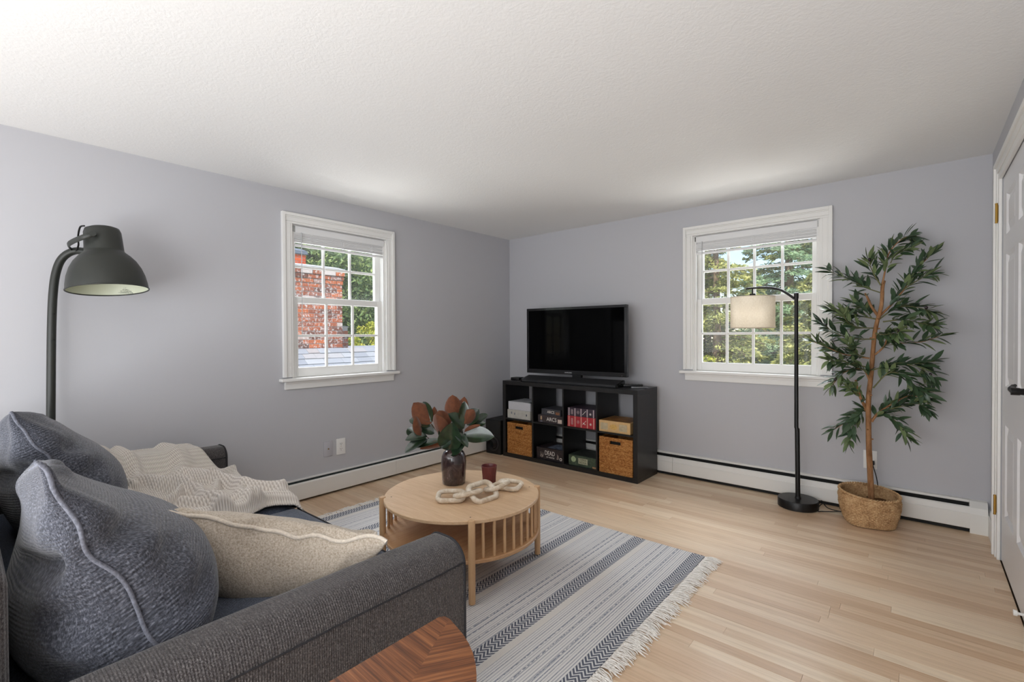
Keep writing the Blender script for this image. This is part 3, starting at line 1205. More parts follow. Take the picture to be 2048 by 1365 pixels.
T0 = .3855 + .0128
k1, k2 = cpx(185, 745, T0), cpx(690, 730, T0)
cl = []
P1 = cpx(430, 742, T0 + .009)
P2 = cpx(775, 690, T0 + .024)
P3 = cpx(1075, 655, T0 + .025)
P4 = cpx(1370, 540, T0 + .026)
P5 = cpx(1620, 515, T0 + .007)
lo = None
for k, (P, A, Bq, roll, tilt, sc) in enumerate([(P1, cpx(150, 745, T0), cpx(720, 735, T0), 11, 0, 1.0), (P2, cpx(500, 745, T0), cpx(1060, 650, T0), -17, 4, .96), (P3, cpx(850, 720, T0), cpx(1300, 590, T0), 34, 2, 1.1), (P4, cpx(1110, 640, T0), cpx(1600, 450, T0), -17, 4, .96), (P5, cpx(1350, 470, T0), cpx(1860, 545, T0), 8, 0, 1.0)]):
    d = (Bq - A)
    d.z = 0
    d.normalize()
    ang = math.atan2(d.y, d.x)
    M = Matrix.Translation(P) @ Matrix.Rotation(ang, 4, 'Z') @ Matrix.Rotation(-R(tilt), 4, 'Y') @ Matrix.Rotation(R(roll), 4, 'X') @ Matrix.Scale(sc, 4)
    if lo is None:
        lo = obj('link', link_mesh(), g.m, chain, smooth=60)
        lo.matrix_basis = M
    else:
        inst(lo, chain, M)

# ------------------------------------------------------------------ black cube shelf
KX, KY0, KY1, KH, KL = .306, -.472, -.085, .765, 1.47
g = G('black_brown_wood')
v = g.co(scale=(60, 60, 3))
n_ = g.noise(v, 2, 4, .6)
g.P(Base_Color=g.ramp(n_, [(.3, rgb(17, 16, 16)), (.75, rgb(27, 25, 25))]), Roughness=.36, Specular_IOR_Level=.5)
g.bump(n_, .12, .002)
KM = g.m
shelf = thing('cube_shelf', 'black-brown open cube shelf of eight compartments under the television', 'shelf', (KX + KL / 2, (KY0 + KY1) / 2, 0))
OT, IT = .038, .016
CWD = (KL - 2 * OT - 3 * IT) / 4
RHT = (KH - 2 * OT - IT) / 2


def kbox(nm, *a, bev=.0012):
    bm = B()
    add_box(bm, *a, bev=bev, seg=1)
    return obj(nm, bm, KM, shelf)


kbox('top_panel', KX, KX + KL, KY0, KY1, KH - OT, KH)
kbox('bottom_panel', KX, KX + KL, KY0, KY1, 0, OT)
kbox('side_panel', KX, KX + OT, KY0, KY1, OT, KH - OT)
kbox('side_panel', KX + KL - OT, KX + KL, KY0, KY1, OT, KH - OT)
cellx = [KX + OT + i * (CWD + IT) for i in range(4)]
for i in range(3):
    kbox('divider', cellx[i] + CWD, cellx[i] + CWD + IT, KY0 + .003, KY1, OT, KH - OT)
zs_ = OT + RHT
for i in range(4):
    kbox('middle_board', cellx[i], cellx[i] + CWD, KY0 + .003, KY1, zs_, zs_ + IT)
ZB, ZT = OT + .0003, zs_ + IT + .0003


def kfront(u, v, y=KY0 + .02):
    return atY(u, v, y)


def game_box(name, label, cat, u0, u1, zb, h, depth, mat, y=KY0 + .02, seam=True, col2=None, group=None, rz=0.0):
    """lidded box, front spans pixel columns u0..u1"""
    x0, x1 = atY(u0, 850, y).x, atY(u1, 850, y).x
    t = thing(name, label, cat, ((x0 + x1) / 2, y, zb), rz, group)
    w = (x1 - x0) / 2
    if seam:
        bm = B()
        add_box(bm, -w + .0012, w - .0012, .0012, depth - .0012, 0, h * .5, .0008, 1)
        obj('box_base', bm, col2 or mat, t, world=False)
        bm = B()
        add_box(bm, -w, w, 0, depth, h * .07, h, .0012, 1)
        obj('box_lid', bm, mat, t, world=False)
    else:
        bm = B()
        add_box(bm, -w, w, 0, depth, 0, h, .0015, 1)
        obj('box_lid', bm, mat, t, world=False)
    return t, w


def patch(name, t, x0, x1, z0, z1, mat, y=-.0006):
    bm = B()
    add_box(bm, x0, x1, y, .0002, z0, z1)
    return obj(name, bm, mat, t, world=False)


FROT = (PI / 2, 0, 0)
wht = plain('white_card', rgb(196, 197, 202), .5, var=.04, vscale=60)
offw = plain('ivory_card', rgb(186, 184, 176), .55, var=.10, vscale=30)
inkg = plain('grey_print', rgb(120, 124, 138), .6, var=.4, vscale=150)
inkd = plain('dark_print', rgb(54, 60, 78), .6, var=.5, vscale=150)
cream_ink = plain('cream_ink', rgb(226, 222, 214), .6)
# left column: two white boxes
t, w = game_box('game_box', 'pale cream box with faint grey drawings, lower of the white pair', 'box', 1015, 1060.5, ZT, .085, .27, offw)
for (x0, x1, z0, z1) in ((-.35, -.28, .25, .85), (-.62, -.55, .5, .75)):
    bm = B()
    add_lathe(bm, [(0, 0), (.008, 0), (.007, .0006), (0, .0006)], 10)
    bmesh.ops.transform(bm, matrix=Matrix.Translation((w * x0, .0003, .085 * (z0 + z1) / 2)) @ Matrix.Rotation(PI / 2, 4, 'X') @ Matrix.Diagonal((1, 1.7, 1, 1)), verts=bm.verts)
    obj('print_mark', bm, inkg, t, world=False)
bm = B()
add_lathe(bm, [(0, 0), (.011, 0), (.009, .0006), (0, .0006)], 9)
bmesh.ops.transform(bm, matrix=Matrix.Translation((w * .68, .0003, .045)) @ Matrix.Rotation(PI / 2, 4, 'X') @ Matrix.Diagonal((.7, 1.2, 1, 1)), verts=bm.verts)
obj('print_mark', bm, inkd, t, world=False)
t, w = game_box('game_box', 'plain white box lying on the cream box, upper of the white pair', 'box', 1017, 1061, ZT + .0855, .082, .26, wht, y=KY0 + .022)
bm = B()
add_box(bm, w * .8, w, -.001, .05, .0815, .0845, .001)
obj('label_tab', bm, plain('teal_print', rgb(50, 66, 64), .6), t, world=False)
# second column: two dark boxes with the same title
dk1 = plain('charcoal_brown_card', rgb(58, 49, 50), .5, var=.25, vscale=40)
dk2 = plain('slate_card', rgb(60, 60, 66), .5, var=.25, vscale=40)
t, w = game_box('game_box', 'dark box with large ARCS title, lower of the two dark boxes', 'box', 1076, 1124.5, ZT, .073, .29, dk1)
text('lettering', 'ARCS', .050, t, (.02, -.001, .036), FROT, cream_ink, sx=.95)
patch('print_panel', t, w * .64, w * .97, .010, .046, plain('cream_panel', rgb(200, 184, 172), .6, var=.25, vscale=120))
bm = B()
add_lathe(bm, [(0, 0), (.011, 0), (.010, .0006), (0, .0006)], 10)
bmesh.ops.transform(bm, matrix=Matrix.Translation((-w * .72, .0003, .044)) @ Matrix.Rotation(PI / 2, 4, 'X') @ Matrix.Diagonal((1, 1.9, 1, 1)), verts=bm.verts)
obj('print_mark', bm, plain('ochre_print', rgb(176, 150, 120), .6, var=.4, vscale=120), t, world=False)
patch('print_panel', t, -w * .8, -w * .62, .008, .016, inkg)
t, w = game_box('game_box', 'slate box with smaller ARCS title, upper of the two dark boxes', 'box', 1083, 1121, ZT + .0735, .058, .22, dk2, y=KY0 + .03)
text('lettering', 'ARCS', .036, t, (0, -.001, .03), FROT, cream_ink, sx=.95)
patch('print_panel', t, w * .5, w * .9, .012, .036, plain('rust_print', rgb(132, 88, 58), .6, var=.5, vscale=120))
# third column: dark purple over red, spines
gold = plain('foil_stripe', rgb(206, 150, 136), .45)
silv = plain('pale_stripe', rgb(188, 172, 176), .45)
for (lab, zb, h, colr, stripe, u0, u1) in (('bright red box with gilt bands like book spines under the purple box', ZT, .098, rgb(168, 44, 52), gold, 1135, 1191), ('dark purple box with pale bands like book spines lying on the red box', ZT + .0985, .074, rgb(58, 46, 58), silv, 1135, 1190.5)):
    t, w = game_box('game_box', lab, 'box', u0, u1, zb, h, .27, plain('spine_' + lab.split()[0], colr, .45, var=.12, vscale=50), seam=False)
    for k in range(5):
        xx = -w * .88 + k * w * .44
        patch('spine_band', t, xx - .005, xx + .005, .002, h - .002, stripe)
    ink = silv
    # emblems between the bands
    bm = B()
    add_tube(bm, [(-.018, 0, -.018), (.018, 0, .018)], .003, 6)
    if h > .08:
        add_tube(bm, [(-.014, 0, -.002), (.004, 0, -.014)], .004, 6)
        add_tube(bm, [(.006, 0, -.02), (.012, 0, -.008)], .003, 6)
    bmesh.ops.transform(bm, matrix=Matrix.Translation((w * .22, .0016, h / 2)), verts=bm.verts)
    obj('emblem', bm, cream_ink, t, world=False)
    bm = B()
    for q in range(5):
        a = q * PI / 5
        add_tube(bm, [(-.012 * math.cos(a), 0, -.012 * math.sin(a)), (.012 * math.cos(a), 0, .012 * math.sin(a))], .0016, 5)
    bmesh.ops.transform(bm, matrix=Matrix.Translation((w * .66, .001, h * .42)), verts=bm.verts)
    obj('emblem', bm, cream_ink, t, world=False)
    bm = B()
    add_lathe(bm, [(0, 0), (.016, 0), (.015, .0008), (0, .0008)], 14)
    bmesh.ops.transform(bm, matrix=Matrix.Translation((-w * .22, .0002, h / 2)) @ Matrix.Rotation(PI / 2, 4, 'X'), verts=bm.verts)
    obj('emblem', bm, plain('worn_foil_' + lab[:3], tuple(lerp(a, b_, .35) for a, b_ in zip(colr, rgb(180, 160, 160))), .5, var=.3, vscale=120), t, world=False)
    patch('emblem', t, -w * .74, -w * .58, h * .2, h * .8, plain('worn_title_' + lab[:3], tuple(lerp(a, b_, .4) for a, b_ in zip(colr, rgb(190, 170, 170))), .5, var=.4, vscale=150))
# fourth column: tan box
tan = plain('tan_card', rgb(204, 168, 116), .5, var=.1, vscale=25)
t, w = game_box('game_box', 'tan illustrated box alone in the upper right compartment', 'box', 1198, 1260.5, ZT, .096, .27, tan, y=KY0 + .012)
pl_ = plain('parchment_print', rgb(182, 166, 134), .6, var=.15, vscale=40)
for (a, b_) in ((-.9, -.42), (.30, .80)):
    patch('print_panel', t, w * a, w * b_, .018, .076, pl_)
bm = B()
add_lathe(bm, [(0, 0), (.03, 0), (.028, .0006), (0, .0006)], 18)
bmesh.ops.transform(bm, matrix=Matrix.Translation((-w * .06, .0003, .047)) @ Matrix.Rotation(PI / 2, 4, 'X') @ Matrix.Diagonal((1.25, .8, 1, 1)), verts=bm.verts)
obj('print_mark', bm, plain('sun_print', rgb(204, 164, 92), .6, var=.2, vscale=60), t, world=False)
bm = B()
add_box(bm, -w + .01, w - .01, .012, .258, .0955, .0966)
obj('cover_print', bm, plain('amber_cover', rgb(150, 102, 46), .5, var=.5, vscale=14), t, world=False)
# lower row boxes
dk3 = plain('night_card', rgb(46, 38, 40), .45, var=.55, vscale=45)
t, w = game_box('game_box', 'dark box with tall white DEAD lettering in the lower second compartment', 'box', 1073, 1125, ZB, .108, .28, dk3, y=KY0 + .035)
text('lettering', 'DEAD', .060, t, (.005, -.001, .062), FROT, cream_ink, sx=.75)
text('lettering', 'OF WINTER', .020, t, (.012, -.001, .024), FROT, cream_ink, sx=.9)
fig = plain('figure_print', rgb(168, 156, 146), .6, var=.5, vscale=90)
for (xx, zz, hh) in ((-.68, .045, .05), (-.52, .04, .045), (-.6, .03, .03), (.58, .045, .05), (.66, .04, .04)):
    bm = B()
    add_tube(bm, [(w * xx, 0, zz - hh / 2), (w * xx + .006, 0, zz), (w * xx + .002, 0, zz + hh / 2)], [.004, .0035, .001], 6)
    obj('print_mark', bm, fig, t, world=False)
bm = B()
add_lathe(bm, [(.008, 0), (.014, 0), (.014, .001), (.008, .001)], 16)
bmesh.ops.transform(bm, matrix=Matrix.Translation((w * .86, .0006, .026)) @ Matrix.Rotation(PI / 2, 4, 'X'), verts=bm.verts)
obj('print_mark', bm, cream_ink, t, world=False)
bm = B()
add_box(bm, -w * .3, w * .95, .03, .2, .1075, .1086)
obj('cover_print', bm, plain('snow_cover', rgb(104, 114, 132), .5, var=.7, vscale=28), t, world=False)
g3 = plain('forest_card', rgb(66, 80, 64), .45, var=.5, vscale=38)
t, w = game_box('game_box', 'green box with a pale title block in the lower third compartment', 'box', 1137, 1192.5, ZB, .092, .27, g3, y=KY0 + .035)
patch('print_panel', t, -w * .28, w * .38, .022, .074, plain('title_block', rgb(178, 178, 150), .6, var=.12, vscale=60))
text('lettering', 'TERRA', .027, t, (w * .05, -.0014, .061), FROT, plain('moss_ink', rgb(74, 84, 60), .6), sx=.95)
text('lettering', 'NOVA', .027, t, (w * .05, -.0014, .036), FROT, plain('moss_ink_two', rgb(74, 84, 60), .6), sx=.95)
bm = B()
add_lathe(bm, [(0, 0), (.026, 0), (.025, .0007), (0, .0007)], 18)
bmesh.ops.transform(bm, matrix=Matrix.Translation((-w * .64, .0003, .055)) @ Matrix.Rotation(PI / 2, 4, 'X'), verts=bm.verts)
obj('print_mark', bm, plain('moon_print', rgb(164, 180, 140), .6, var=.25, vscale=50), t, world=False)
patch('print_panel', t, w * .72, w * .97, .004, .018, plain('amber_print', rgb(176, 136, 96), .6, var=.4, vscale=100))
bm = B()
add_box(bm, -w * .9, w * .9, .015, .25, .0915, .0926)
obj('cover_print', bm, plain('wood_cover', rgb(44, 50, 44), .5, var=.8, vscale=26), t, world=False)

# wicker storage baskets
g = G('wicker')
sp = g.sep(g.co())
rowf = g.math('DIVIDE', sp[2], .0062)
rown = g.math('FLOOR', rowf)
colf = g.math('ADD', g.math('DIVIDE', sp[0], .0125), g.math('MULTIPLY', rown, .25))
cell = g.n('TexWhiteNoise', {'noise_dimensions': '2D'}, Vector=g.n('CombineXYZ', None, X=g.math('FLOOR', colf), Y=rown, Z=0.0)).outputs['Value']
rv_ = g.n('TexWhiteNoise', {'noise_dimensions': '1D'}, W=rown).outputs['Value']
edge = g.math('MINIMUM', g.math('PINGPONG', rowf, .5), g.math('MULTIPLY', g.math('PINGPONG', colf, .5), 1.6))
f = g.math('ADD', g.math('ADD', g.math('MULTIPLY', cell, .45), g.math('MULTIPLY', rv_, .25)), g.math('MULTIPLY', g.noise(g.co(), 12, 2), .3))
col = g.ramp(f, [(.2, rgb(148, 92, 42)), (.5, rgb(188, 128, 66)), (.8, rgb(216, 162, 94))])
g.P(Base_Color=g.mix(g.math('SUBTRACT', .75, g.math('MULTIPLY', edge, 3.2)), col, rgb(110, 62, 26)), Roughness=.55, Specular_IOR_Level=.3)  # strand edges darkened in colour, painting shade into the weave gaps
g.bump(edge, .6, .004)
WK = g.m


def wicker_basket(col, label):
    x0, x1 = cellx[col] + .012, cellx[col] + CWD - .012
    y0 = KY0 + .014
    zt = OT + RHT - .028
    t = thing('wicker_basket', label, 'basket', ((x0 + x1) / 2, y0 + .17, ZB), 0, None)
    n = 52
    hx0, hx1, hz0, hz1 = .33, .66, .815, .905

    def f(u, v):
        a, b_ = u * n, v * n
        i = int(round(a))
        d = .0030 * math.sin(b_ * PI * .5 + i * 0) * math.cos(a * PI * .25 + (b_ * .5) * PI * .5)
        s = .0018 * abs(math.sin(b_ * PI * .5))
        ed_ = min(u, v, 1 - u, 1 - v)
        return (lerp(x0, x1, u), y0 - d - s, lerp(ZB, zt, v))
    bm = B()
    add_grid(bm, f, n, n, skip=lambda u, v: hx0 < u < hx1 and hz0 < v < hz1)
    obj('woven_front', bm, WK, t, smooth=60, recalc=False)
    bm = B()
    add_box(bm, x0, x0 + .008, y0 + .003, y0 + .33, ZB, zt)
    add_box(bm, x1 - .008, x1, y0 + .003, y0 + .33, ZB, zt)
    add_box(bm, x0, x1, y0 + .322, y0 + .33, ZB, zt)
    add_box(bm, x0, x1, y0 + .003, y0 + .33, ZB, ZB + .006)
    obj('basket_body', bm, WK, t)
    bm = B()
    X0, X1, Z0, Z1 = lerp(x0, x1, hx0), lerp(x0, x1, hx1), lerp(ZB, zt, hz0), lerp(ZB, zt, hz1)
    for b_ in ((X0 - .010, X1 + .010, Z1, Z1 + .010), (X0 - .010, X1 + .010, Z0 - .010, Z0), (X0 - .010, X0, Z0, Z1), (X1, X1 + .010, Z0, Z1)):
        add_box(bm, b_[0], b_[1], y0 - .006, y0 + .012, b_[2], b_[3], .002, 1)
    obj('handle_rim', bm, WK, t)
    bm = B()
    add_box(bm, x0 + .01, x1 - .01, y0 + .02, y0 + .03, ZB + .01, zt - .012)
    obj('dark_backing', bm, MW['dark'], t)  # dark sheet set just behind the woven front


wicker_basket(0, 'honey wicker basket in the lower left compartment of the shelf')
wicker_basket(3, 'honey wicker basket in the lower right compartment of the shelf')

# ------------------------------------------------------------------ television, soundbar, streaming box, remotes
gb = plain('gloss_black', rgb(14, 14, 15), .12, spec=.5)
mb = plain('matte_black', rgb(22, 22, 23), .45, spec=.4)
tvw, tvz0, tvz1 = 1.066, .846, 1.488
tvx, tvy = (.512 + 1.574) / 2, -.285
tvr = math.atan2(.07, 1.06)
tv = thing('television', 'flat black television standing on the cube shelf', 'television', (tvx, tvy, KH), tvr)
hw = tvw / 2
z0, z1 = tvz0 - KH, tvz1 - KH
bm = B()
bz = .024
for b_ in ((-hw, hw, z0, z0 + .040), (-hw, hw, z1 - bz, z1), (-hw, -hw + bz, z0 + .040, z1 - bz), (hw - bz, hw, z0 + .040, z1 - bz)):
    add_box(bm, b_[0], b_[1], -.012, .03, b_[2], b_[3], .002, 1)
obj('bezel', bm, plain('bezel_black', rgb(20, 20, 22), .18, spec=.5), tv, world=False)
bm = B()
add_box(bm, -hw + bz - .002, hw - bz + .002, -.007, .01, z0 + .038, z1 - bz + .002)
g = G('screen_off')
g.P(Base_Color=(.0015, .0015, .0017, 1), Roughness=.05, Specular_IOR_Level=.04)
obj('screen', bm, g.m, tv, world=False)
bm = B()
add_box(bm, -hw + .06, hw - .06, .03, .06, z0 + .06, z1 - .06, .01, 2)
add_box(bm, -.05, .05, .05, .085, .012, z0 + .1, .005, 1)
obj('back_cover', bm, mb, tv, world=False)
bm = B()
add_box(bm, -.26, .26, .035, .19, .0, .012, .005, 2)
obj('stand', bm, gb, tv, world=False)
text('logo', 'SAMSUNG', .0155, tv, (-.055, -.0126, z0 + .018), FROT, plain('silver_print', rgb(190, 192, 194), .4), sx=1.1)
bm = B()
add_lathe(bm, [(0, 0), (.003, 0), (.003, .001), (0, .001)], 8)
bmesh.ops.transform(bm, matrix=Matrix.Translation((hw - .045, -.0125, z0 + .012)) @ Matrix.Rotation(PI / 2, 4, 'X'), verts=bm.verts)
obj('power_light', bm, plain('dim_led', rgb(120, 110, 108), .4), tv, world=False)

sbl = 1.05
sb = thing('soundbar', 'long low black soundbar lying in front of the television', 'speaker', (1.045, -.40, KH + .0005), R(1.6))
bm = B()
prof = [(-.03, .0), (-.034, .006), (-.034, .018), (-.028, .025), (.100, .058), (.108, .054), (.110, .0)]
add_prism(bm, prof, -sbl / 2 + .02, sbl / 2 - .02, axes=lambda y, z, x: (x, y, z))
obj('body', bm, plain('speaker_mesh', rgb(40, 40, 42), .5, spec=.4, bump=.2, bscale=900, bdist=.001), sb, world=False)
for s in (-1, 1):
    bm = B()
    add_prism(bm, prof, min(s * (sbl / 2 - .02), s * sbl / 2), max(s * (sbl / 2 - .02), s * sbl / 2), bev=.003, axes=lambda y, z, x: (x, y, z))
    obj('end_cap', bm, gb, sb, world=False)
bx_ = thing('streaming_box', 'small flat black box at the left end of the shelf top', 'media box', (.385, -.33, KH + .0005), R(4))
bm = B()
add_box(bm, -.052, .052, -.05, .05, 0, .027, .006, 2)
obj('case', bm, mb, bx_, world=False, smooth=30)
bm = B()
add_box(bm, -.02, .02, -.0508, -.0495, .009, .016)
obj('front_window', bm, gb, bx_, world=False)


def remote(label, loc, rz, L, wd_, h, colr):
    t = thing('remote_control', label, 'remote', loc, rz, None)
    bm = B()
    add_box(bm, -wd_ / 2, wd_ / 2, -L / 2, L / 2, 0, h, min(h, wd_) * .28, 2)
    obj('body', bm, colr, t, world=False, smooth=30)
    for i in range(5):
        for j in range(3):
            bm = B()
            add_box(bm, (j - 1) * wd_ * .27 - .003, (j - 1) * wd_ * .27 + .003, -L * .35 + i * L * .16 - .003, -L * .35 + i * L * .16 + .003, h - .0005, h + .0012)
            obj('button', bm, plain('button_grey', rgb(92, 92, 95), .5) if 'button_grey' not in bpy.data.materials else bpy.data.materials['button_grey'], t, world=False)


remote('thick black remote control lying farther back on the shelf top', (1.62, -.235, KH + .0005), R(-52), .17, .048, .024, plain('remote_black', rgb(26, 26, 28), .3))
remote('slim silver remote control lying nearer the shelf edge', (1.705, -.285, KH + .0005), R(-58), .14, .036, .011, plain('remote_silver', rgb(120, 121, 124), .35, .3))

# ------------------------------------------------------------------ subwoofer
sw = thing('subwoofer', 'black subwoofer box with a round port beside the cube shelf', 'speaker', (.175, -.30, .0005), R(3))
bm = B()
add_box(bm, -.098, .098, -.185, .185, .0, .352, .004, 2)
obj('cabinet', bm, plain('sub_black', rgb(20, 19, 19), .5, spec=.35), sw, world=False)
bm = B()
add_box(bm, -.096, .096, -.192, -.184, .205, .348, .002, 1)
obj('grille', bm, plain('grille_black', rgb(17, 17, 17), .8), sw, world=False)
bm = B()
Mx = Matrix.Translation((0, -.186, .105)) @ Matrix.Rotation(PI / 2, 4, 'X')
add_lathe(bm, [(.046, -.004), (.046, .05)], 28)
add_lathe(bm, [(.075, .0), (.074, .005), (.062, .006), (.05, -.004), (.047, -.01)], 32)
bmesh.ops.transform(bm, matrix=Mx, verts=bm.verts)
obj('port_ring', bm, plain('port_grey', rgb(48, 46, 46), .45), sw, world=False, smooth=45)
bm = B()
add_lathe(bm, [(0, .0), (.064, .0), (.064, .0012), (0, .0012)], 28)
bmesh.ops.transform(bm, matrix=Mx, verts=bm.verts)
obj('port_hole', bm, plain('port_black', rgb(5, 5, 5), .9), sw, world=False)
bm = B()
add_lathe(bm, [(0, 0), (.003, 0), (.003, .001), (0, .001)], 8)
bmesh.ops.transform(bm, matrix=Matrix.Translation((.01, -.1855, .195)) @ Matrix.Rotation(PI / 2, 4, 'X'), verts=bm.verts)
obj('power_light', bm, plain('led_pale', rgb(210, 150, 140), .4), sw, world=False)

# ------------------------------------------------------------------ sofa
def fabric(name, dark, mid, lightc, rib_axis=None, rib=.005, which='Object', uvscale=1.0, ribs=.5, fine=420, blue=None, fuzz=.3):
    g = G(name)
    v = g.co(which)
    a = g.noise(g.co(which, (uvscale * 1.0, uvscale * 1.0, uvscale * .35)), fine, 2, .6)
    b = g.noise(g.co(which, (uvscale * .4, uvscale * 1.0, uvscale * 1.0)), fine * .8, 2, .6)
    c = g.noise(v, 7 * uvscale, 3)
    f = g.math('ADD', g.math('MULTIPLY', a, .5), g.math('MULTIPLY', b, .5))
    col = g.ramp(f, [(.34, dark), (.5, mid), (.68, lightc)])
    if blue:
        col = g.mix(g.ramp(c, [(.42, (0, 0, 0, 1)), (.62, (1, 1, 1, 1))]), col, blue, 'MULTIPLY')
    g.P(Base_Color=col, Roughness=.95, Specular_IOR_Level=.12, Sheen_Weight=fuzz, Sheen_Roughness=.4)
    h = f
    if rib_axis is not None:
        sp = g.sep(v)
        w = g.math('SINE', g.math('MULTIPLY', sp[rib_axis], 2 * PI / rib))
        h = g.math('ADD', g.math('MULTIPLY', w, ribs), f)
    g.bump(h, .5, .0025)
    return g.m


SF = fabric('sofa_chenille', rgb(42, 38, 39), rgb(74, 70, 70), rgb(122, 118, 116), 1, .0062)
SFX = fabric('sofa_chenille_seat', rgb(46, 50, 60), rgb(74, 82, 97), rgb(112, 120, 136), 0, .0062)
SPIPE = plain('sofa_piping', rgb(38, 37, 40), .9, var=.2, vscale=200)
SX0, SX1, SYB, SYF = .125, 2.40, -4.17, -3.0
sofa = thing('sofa', 'charcoal chenille two-seat sofa with low rounded arms on the rug edge', 'sofa', ((SX0 + SX1) / 2, (SYB + SYF) / 2, 0))


def arm(x0, x1, zt, ro, ri):
    """cross-section x,z: ro = corner radius on the +x side, ri on the -x side"""
    sec = [(x0, .055), (x1, .055)]
    n = 8
    for k in range(n + 1):
        t = PI / 2 * k / n
        sec.append((x1 - ro + ro * math.cos(t), zt - ro * .95 + ro * .95 * math.sin(t)))
    for k in range(n + 1):
        t = PI / 2 * k / n
        sec.append((x0 + ri - ri * math.sin(t), zt - ri * .9 + ri * .9 * math.cos(t)))
    bm = B()
    m = 14
    ysn = [SYB + .04] + [lerp(SYB + .1, SYF - .035, k / m) for k in range(m + 1)] + [SYF - .015, SYF - .004, SYF]
    shr = [1] * (m + 2) + [.997, .985, .96]
    cxm, czm = (x0 + x1) / 2, .3
    rings = []
    for y_, s_ in zip(ysn, shr):
        ring = []
        for (x, z) in sec:
            wob = .0025 * nz(y_ * 6, z * 9, x0)
            puff = .006 * math.sin(PI * (y_ - SYB) / (SYF - SYB)) if z > zt - .02 else 0
            ring.append(bm.verts.new((cxm + (x - cxm) * s_ + wob, y_, czm + (z - czm) * (s_ if z > .2 else 1) + wob + puff)))
        rings.append(ring)
    k_ = len(sec)
    for A, Bq in zip(rings, rings[1:]):
        for k in range(k_):
            bm.faces.new((A[k], A[(k + 1) % k_], Bq[(k + 1) % k_], Bq[k]))
    bm.faces.new(rings[0])
    bm.faces.new(rings[-1])
    o = obj('arm', bm, SF, sofa, smooth=50)
    bm = B()
    add_tube(bm, [(cxm + (x - cxm) * .99, SYF - .008, czm + (z - czm) * .993 + .001) for (x, z) in sec[1:]] + [(x0 + .001, SYF - .008, .06)], .0045, 8)
    obj('piping', bm, SPIPE, o, smooth=60)
    for xs in ((x1, 1), (x0, -1)):
        bm = B()
        zz = zt - .062
        add_tube(bm, [(xs[0] + .0004 * xs[1] + .0025 * nz(y_ * 6, zz * 9, x0), y_, zz + .004 * nz(y_ * 4, 5)) for y_ in [lerp(SYB + .1, SYF - .01, q / 24) for q in range(25)]], .0028, 6)
        obj('seam', bm, SPIPE, o, smooth=60)
    return o


arm(2.222, SX1, .546, .075, .055)
arm(SX0, .305, .546, .055, .075)
bm = B()
add_box(bm, .29, 2.235, SYB + .05, SYF - .012, .055, .285, .012, 3)
obj('seat_base', bm, SF, sofa, smooth=40)
bm = B()
add_box(bm, .27, 2.255, SYB, -4.015, .055, .80, .045, 4)
obj('backrest', bm, SF, sofa, smooth=50)
for (a, b_) in ((.308, 1.262), (1.266, 2.219)):
    bm = B()

    def seatf(u, v, a=a, b_=b_):
        # v: 0 back .. 1 front bottom, wraps over a rounded front edge
        x = lerp(a, b_, u)
        e = min(u, 1 - u) * (b_ - a)
        ed_ = 1 - ss(0, .035, e)
        if v < .8:
            y = lerp(-4.0, SYF - .075, v / .8)
            z = .418
            z += .012 * math.sin(PI * u) * math.sin(PI * min(1, v / .8))
        else:
            t = (v - .8) / .2
            if t < .6:
                q = t / .6 * PI / 2
                y = SYF - .075 + .065 * math.sin(q)
                z = .418 - .055 + .055 * math.cos(q)
            else:
                y = SYF - .010 - .004 * (t - .6)
                z = lerp(.363, .288, (t - .6) / .4)
        z -= .022 * ed_ * ed_ * (1 if v < .9 else .2)
        return (x, y, z)
    V = add_grid(bm, seatf, 26, 44)
    bd_ = [e for e in bm.edges if e.is_boundary]
    r_ = bmesh.ops.extrude_edge_only(bm, edges=bd_)
    for v_ in [q for q in r_['geom'] if isinstance(q, bmesh.types.BMVert)]:
        v_.co.z = .287
    o = obj('seat_cushion', bm, SFX, sofa, smooth=60)
    bm = B()
    add_tube(bm, [(lerp(a + .01, b_ - .01, k / 20), SYF - .026, .402 + .002 * nz(k * .7, a)) for k in range(21)], .0042, 8)
    obj('piping', bm, SPIPE, o, smooth=60)
for (x, y) in ((.2, -3.08), (2.32, -3.08), (.2, -4.08), (2.32, -4.08)):
    bm = B()
    add_lathe(bm, [(0, .0095 if (x > .5 and y > -3.02) else 0), (.022, 0), (.028, .056), (0, .056)], 14, (x, y, 0))
    obj('leg', bm, MW['black_metal'], sofa, smooth=40)


